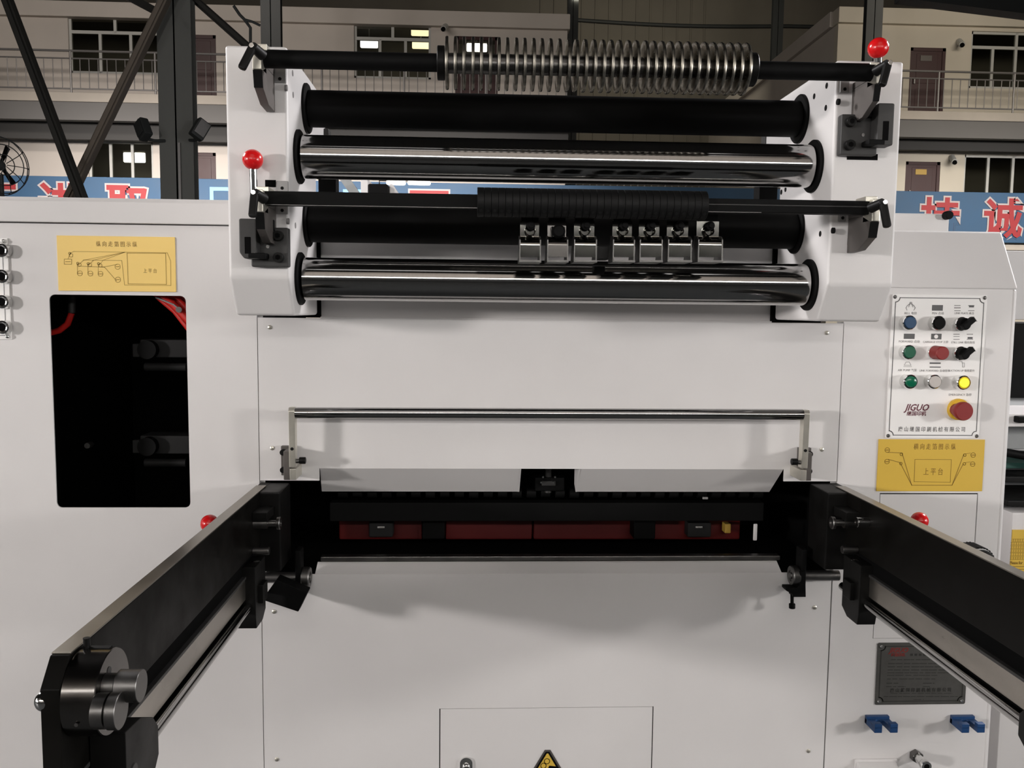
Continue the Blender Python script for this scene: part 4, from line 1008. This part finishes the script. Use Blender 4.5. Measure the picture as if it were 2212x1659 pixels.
sy([[(1953, 789), (1957, 782), (1964, 782), (1968, 789), (1953, 789)], [(1952, 792), (1969, 792)]], .0008); sy([[(2072, 781), (2078, 781), (2078, 784), (2083, 784), (2083, 793), (2079, 793), (2079, 784)]], .0008)
p = at(1980, 881, YPn); text('JIGUO', p.x, p.z, YPn-.0002, .0195, 'inkr', cp, shear=.35, bold=.0004, sx=.92)
p = at(1979, 894, YPn); text('继国印机', p.x, p.z, YPn-.0002, .0105, 'inkr', cp, shear=.15, bold=.0002)
p = at(2013, 928, YPn); text('唐 山 继 国 印 刷 机 械 有 限 公 司', p.x, p.z, YPn-.0002, .0112, 'ink2', cp, bold=.0002, sx=.86)

# yellow instruction plates
def iplate(name, label, x0, z0, x1, z1, m):
    t = thing(name, label, 'sign', ((x0+x1)/2, 0, z0))
    B().box((x0, -.0025, z0), (x1, 0, z1), .0005).obj('plate', m, t)
    return t
ip = iplate('instruction_plate', 'yellow diagram plate above the dark cabinet window', -.8225, 1.4755, -.593, 1.584, 'gold')
Yi = -.0025
def lines(t, pts, wd, m, name='diagram_line'):
    q = B(); q.strokes([[(at(a, b, Yi).x, at(a, b, Yi).z) for a, b in ln] for ln in pts], wd, Yi); q.obj(name, m, t, smooth=False)
def zl(fx, fy, sx, sy): return lambda pts: [(fx+a/sx, fy+b/sy) for a, b in pts]
L = zl(120, 500, 2212/265, 1127/135)
lines(ip, [L([(225, 495), (270, 390), (330, 360), (1150, 372), (2015, 385), (2075, 530), (2080, 975), (1245, 965), (1195, 525), (500, 515)])], .0010, 'goldi')
lines(ip, [L([(1290, 390), (1310, 945), (2000, 955), (1985, 395)]), L([(1290, 390), (1985, 395)])], .0012, 'goldi')
for x in (0, 188, 376): lines(ip, [L([(395+x, 590), (395+x, 760)]), L([(410+x, 610), (500+x*.95, 520), (1250, 375)])], .0009, 'goldi')
lines(ip, [L([(420, 625), (840, 645), (1110, 595)]), L([(840, 635), (890, 650), (1100, 890)])], .0011, 'goldi')
circs = [(440, 755, 45), (628, 760, 45), (812, 765, 45), (1120, 635, 48), (1125, 870, 48), (430, 600, 32), (618, 605, 32), (805, 610, 32), (280, 430, 32), (400, 575, 20), (588, 580, 20), (775, 580, 20), (255, 395, 20)]
for (x, y, r) in circs:
    lines(ip, [L([(x+r*math.cos(k*math.pi/8), y+r*math.sin(k*math.pi/8)) for k in range(17)])], .0008, 'goldi', 'diagram_circle')
lines(ip, [L([(158, 500), (290, 500), (290, 590), (158, 590), (158, 500)])], .0012, 'goldi')
lines(ip, [L([(185, 545), (265, 545)]), L([(410, 755), (470, 755)]), L([(598, 760), (658, 760)]), L([(782, 765), (842, 765)]), L([(1095, 635), (1145, 635)]), L([(1100, 870), (1150, 870)])], .0016, 'goldi', 'diagram_mark')
p = at(*L([(1100, 235)])[0], Yi); text('纵 向 走 箔 图 示 纵', p.x, p.z, Yi-.0002, .0112, 'browni', ip, sx=.82)
p = at(*L([(1705, 715)])[0], Yi); text('上 平 台', p.x, p.z, Yi-.0002, .0095, 'browni', ip, sx=.8)
ir = iplate('instruction_plate', 'deep yellow diagram plate below the control panel', .8535, 1.0735, 1.083, 1.1845, 'goldd')
L2 = zl(1890, 945, 2212/240, 1106/120)
lines(ir, [L2([(245, 295), (540, 310), (730, 950), (1535, 950), (1765, 340)]), L2([(270, 435), (500, 500), (730, 945)]), L2([(1750, 540), (1535, 945)])], .0012, 'browni')
lines(ir, [L2([(795, 437), (1520, 440), (1500, 890), (780, 880), (795, 437)])], .0009, 'browni')
lines(ir, [L2([(1810, 320), (1900, 310)]), L2([(1800, 500), (1900, 485)])], .0008, 'browni')
for (x, y, r) in ((245, 250, 46), (240, 480, 46), (1955, 350, 46), (1945, 530, 46), (525, 335, 26), (515, 520, 26), (1790, 350, 26), (1780, 525, 26)):
    lines(ir, [L2([(x+r*math.cos(k*math.pi/8), y+r*math.sin(k*math.pi/8)) for k in range(17)])], .0009, 'browni', 'diagram_circle')
    if r > 40: lines(ir, [L2([(x-28, y), (x+28, y)])], .0016, 'browni', 'diagram_mark')
p = at(*L2([(1190, 190)])[0], Yi); text('横 向 走 箔 图 示 纵', p.x, p.z, Yi-.0002, .0138, 'browni', ir, sx=.76)
p = at(*L2([(1160, 690)])[0], Yi); text('上 平 台', p.x, p.z, Yi-.0002, .0165, 'browni', ir, sx=.74)

# name plate
NX0, NX1, NZ0, NZ1 = .8735, 1.0735, .604, .7425
npt = thing('name_plate', 'dark grey engraved metal plate above the blue hooks', 'sign', ((NX0+NX1)/2, 0, NZ0))
q = B(); q.prism(rrect(NX0, NZ0, NX1, NZ1, .004), 'Y', -.0022, -.0002, .0004); q.obj('plate', 'nplate', npt)
Yn = -.0022; i_ = .008; r_ = .009; bord = []
for cx_, cz_, a0 in ((NX1-i_, NZ1-i_, 270), (NX0+i_, NZ1-i_, 360), (NX0+i_, NZ0+i_, 90), (NX1-i_, NZ0+i_, 180)):
    bord += [(cx_+r_*math.cos(math.radians(a0-k*15)), cz_+r_*math.sin(math.radians(a0-k*15))) for k in range(7)]
bord.append(bord[0])
q = B(); q.strokes([bord], .0020, Yn); q.obj('border_line', 'inkp', npt, smooth=False)
s0 = B().lathe([(-.003, 0), (-.0026, .0022), (-.001, .0034), (0, .0036)], (NX0+.008, Yn, NZ0+.008), 'Y', 14).obj('rivet', 'bright', npt)
for dx, dz in ((NX1-NX0-.016, 0), (0, NZ1-NZ0-.016), (NX1-NX0-.016, NZ1-NZ0-.016)): dup(s0, 'rivet', (dx, 0, dz))
p = at(1941, 1405, Yn); text('JIGUO', p.x, p.z, Yn-.0002, .0145, 'inkred', npt, shear=.35, bold=.0005)
p = at(1940, 1415, Yn); text('继国印机', p.x, p.z, Yn-.0002, .0078, 'inkred', npt, bold=.0002)
p = at(1989, 1491, Yn); text('唐 山 继 国 印 刷 机 械 有 限 公 司', p.x, p.z, Yn-.0002, .0095, 'inkp', npt, bold=.0003, sx=.95)
L3 = zl(1885, 1380, 2212/205, 1619/150); rnd = random.Random(3)
for yy, xa, xb, wd in ((370, 900, 1700, .0062), (485, 440, 1500, .0022), (575, 370, 1650, .0022), (650, 360, 1700, .0022), (725, 355, 1700, .0022), (790, 350, 1780, .0020), (850, 345, 1500, .0018), (935, 345, 1450, .0020), (1035, 330, 620, .0022), (1035, 1180, 1430, .0022), (1115, 320, 760, .0020), (1115, 1180, 1350, .0020), (1270, 420, 1850, .0014), (1345, 260, 1980, .0018), (1415, 960, 1190, .0014)):
    x = xa; segs = []
    while x < xb:
        l = rnd.uniform(60, 190) if wd < .005 else 12
        segs.append(L3([(x, yy), (min(xb, x+l), yy)])); x += l+(rnd.uniform(25, 60) if wd < .005 else 88)
    lines_ = B(); lines_.strokes([[(at(a, b, Yn).x, at(a, b, Yn).z) for a, b in s] for s in segs], wd*.8, Yn, .0002); lines_.obj('engraved_line', 'inkp', npt, smooth=False)

# blue hooks
def hook(px, py, label):
    p = at(px, py); x0, z1 = p.x, p.z
    t = thing('tool_hook', label, 'hook', (x0+.025, 0, z1-.016))
    wd, dp, h = .0505, .047, .0165
    out = [(x0, 0), (x0, -dp), (x0+.0165, -dp), (x0+.0165, -.018)] + [(x0+.0165+.00875*(1-math.cos(math.pi*k/8)), -.018+.008*math.sin(math.pi*k/8)) for k in range(1, 8)] + [(x0+.034, -.018), (x0+.034, -dp), (x0+wd, -dp), (x0+wd, 0)]
    B().prism(out, 'Z', z1-h, z1-.004, .0012).obj('fork', 'bluep', t)
    for xa in (x0, x0+.034): B().box((xa, -dp, z1-.007), (xa+.0165, -dp+.012, z1+.003), .0012).obj('tip', 'bluep', t)
    B().box((x0, -.010, z1-h), (x0+wd, -.0002, z1+.002), .0015).obj('base', 'bluep', t)
hook(1868, 1545, 'blue plastic fork hook nearer the panel seam, left of the pair'); hook(2052, 1545, 'blue plastic fork hook at the right, below name plate corner')
# air fitting
p = at(1976, 1630); t = thing('air_fitting', 'chrome threaded air fitting below the two blue hooks', 'fitting', (p.x, 0, p.z-.012))
B().cyl((p.x, 0, p.z), (p.x, -.014, p.z), .0135, seg=6, bev=.001).obj('hex_nut', 'dsteel', t)
B().lathe([(-.014, .0085), (-.018, .0095), (-.036, .0095), (-.038, .011), (-.048, .0115), (-.050, .0105), (-.050, .006)], (p.x, 0, p.z), 'Y', 32).obj('coupling', 'bright', t)
B().cyl((p.x, -.04, p.z), (p.x, -.0495, p.z), .006, seg=24).obj('bore', 'dark', t)
# small white box at the bottom edge
a = at(1848, 1650, -.0); c = at(1932, 1650)
t = thing('junction_box', 'small white sloped box at the bottom below blue hooks', 'box', ((a.x+c.x)/2, 0, .38))
B().prism([(-.0005, .36), (-.0005, .478), (-.012, .478), (-.05, .458), (-.05, .36)], 'X', a.x, c.x, .003).obj('cover', 'white', t)
B().box((a.x-.004, -.006, .355), (c.x+.004, -.0005, .483), .002).obj('base', 'white', t)
# handwheel behind the right arm
p = at(2104, 1212, -.03)
hw = thing('hand_knob', 'black ribbed hand knob with chrome ring behind right arm', 'knob', (p.x, 0, p.z-.03))
ribs = [(p.x+(.034+(.0016 if k % 2 else 0))*math.cos(k*math.pi/32), p.z+(.034+(.0016 if k % 2 else 0))*math.sin(k*math.pi/32)) for k in range(64)]
B().prism(ribs, 'Y', -.048, -.006).obj('grip', 'black', hw)
B().lathe([(-.052, .027), (-.055, .029), (-.055, .0315), (-.051, .0328), (-.047, .033)], (p.x, 0, p.z), 'Y', 48).obj('chrome_ring', 'bright', hw)
B().lathe([(-.050, 0), (-.051, .0275)], (p.x, 0, p.z), 'Y', 40).obj('dial_face', 'charcoal', hw)
B().cyl((p.x, 0, p.z), (p.x, -.006, p.z), .018, seg=24).obj('spindle', 'dsteel', hw)

# socket panel at the far left
so = thing('socket_panel', 'chrome bordered socket panel at the left edge of cabinet', 'panel', (-1.0, 0, 1.378))
B().box((-1.10, -.004, 1.378), (-.9165, -.0002, 1.577), .0008).obj('plate', 'plate', so)
q = B(); q.strokes([[(-1.09, 1.386), (-.9265, 1.386), (-.9265, 1.569), (-1.09, 1.569)]], .0012, -.004); q.obj('border_line', 'ink', so, smooth=False)
for (px, py) in ((3, 541), (4, 597), (4, 652), (5, 707)):
    p = at(px, py, -.016)
    o = B(); o.lathe([(-.018, .008), (-.019, .0105), (-.017, .0130), (-.004, .0142)], (p.x, 0, p.z), 'Y', 32); o = o.obj('socket', 'bright', so)
    B().cyl((p.x, -.016, p.z), (p.x, -.005, p.z), .0082, seg=24).obj('socket_hole', 'dark', o)
for zz in (1.571, 1.384):
    o = B(); o.sphere((-.9225, -.006, zz), .0042); o.obj('corner_screw', 'bright', so)

# neighbouring machine at the far right
nb = thing('neighbour_machine', 'second white machine with pipes at the right edge', 'machine', (1.6, .8, 0))
def nbox(px0, py0, px1, py1, Y, m, name, bev=.003, d=.2):
    a = at(px0, py1, Y); c = at(px1, py0, Y); return B().box((a.x, Y, a.z), (c.x, Y+d, c.z), bev).obj(name, m, nb)
nbox(2150, 1108, 2420, 1700, .30, 'white', 'lower_cover', d=.5)
nbox(2150, 895, 2420, 922, .35, 'white', 'side_rail'); nbox(2150, 924, 2420, 970, .5, 'greyp', 'bed')
nbox(2200, 900, 2230, 914, .33, 'blackm', 'rail_clip'); nbox(2150, 700, 2420, 893, .8, 'blackm', 'dark_housing', d=.4)
nbox(2150, 876, 2420, 880, .6, 'greyp', 'thin_rail', .001); nbox(2150, 1012, 2420, 1104, .55, 'greyp', 'grey_box')
nbox(2150, 955, 2420, 1100, .75, 'white', 'rear_cover')
nbox(2150, 1000, 2420, 1012, .45, 'dgreen', 'green_bar', .002); nbox(2150, 1030, 2420, 1042, .45, 'black', 'dark_bar', .002)
a = at(2160, 975, .4); c = at(2300, 1010, .4); B().tube([a, a.lerp(c, .5)+Vector((0, 0, .006)), c], .011).obj('hose', 'blackm', nb)
nbox(2176, 1082, 2420, 1094, .32, 'black', 'black_edge', .002)
nbox(2150, 545, 2420, 690, 1.6, 'white', 'top_cover', d=.5)
# neighbour notice
a = at(2180, 1246, .298); c = at(2330, 1144, .298)
nt_ = thing('notice_board', 'yellow notice with rows of brown writing at right edge', 'sign', (a.x+.05, .3, a.z-.1))
B().box((a.x, .296, a.z-.12), (c.x, .2995, c.z), .001).obj('plate', 'goldd', nt_)
for r_i, py in enumerate((1167, 1174.5, 1182, 1190, 1197.5, 1205.5)):
    q = B()
    for k in range(12):
        px = 2186+(-2 if r_i else 1)+k*5.0-r_i*.4
        u = at(px, py-2.6, .2958); v = at(px+3.6, py+2.6, .2958)
        q.strokes([[(u.x, u.z), (v.x, u.z)], [(u.x, v.z), (v.x, v.z)], [((u.x+v.x)/2, u.z), ((u.x+v.x)/2, v.z)]], .0009, .296)
    q.obj('character_row', 'browni', nt_, smooth=False)
p = at(2181, 1216, .296); text('Please for', p.x, p.z, .2957, .0105, 'browni', nt_, align='LEFT', bold=.0003, sx=.8)
for py in (1224, 1230, 1236, 1242):
    u = at(2182, py, .2958); q = B(); q.strokes([[(u.x, u.z), (u.x+.1, u.z)]], .0016, .296); q.obj('writing_line', 'browni', nt_, smooth=False)

# long fluorescent lamp behind the photographer (its line shows in the rollers)
tl = thing('hall_tube_lamp', 'long white tube lamp hanging behind the camera', 'lamp', (.1, -2.9, 1.98))
B().cyl((-1.75, -2.9, 2.0), (1.95, -2.9, 2.0), .042, seg=20).obj('tube', 'lampt', tl)
B().box((-1.75, -2.96, 2.046), (1.95, -2.84, 2.08), .004).obj('housing', 'white', tl)
for x in (-1.5, 1.7): B().cyl((x, -2.9, 2.06), (x, -2.9, 17), .006, seg=8).obj('hanger', 'rail', tl)
flush_text()
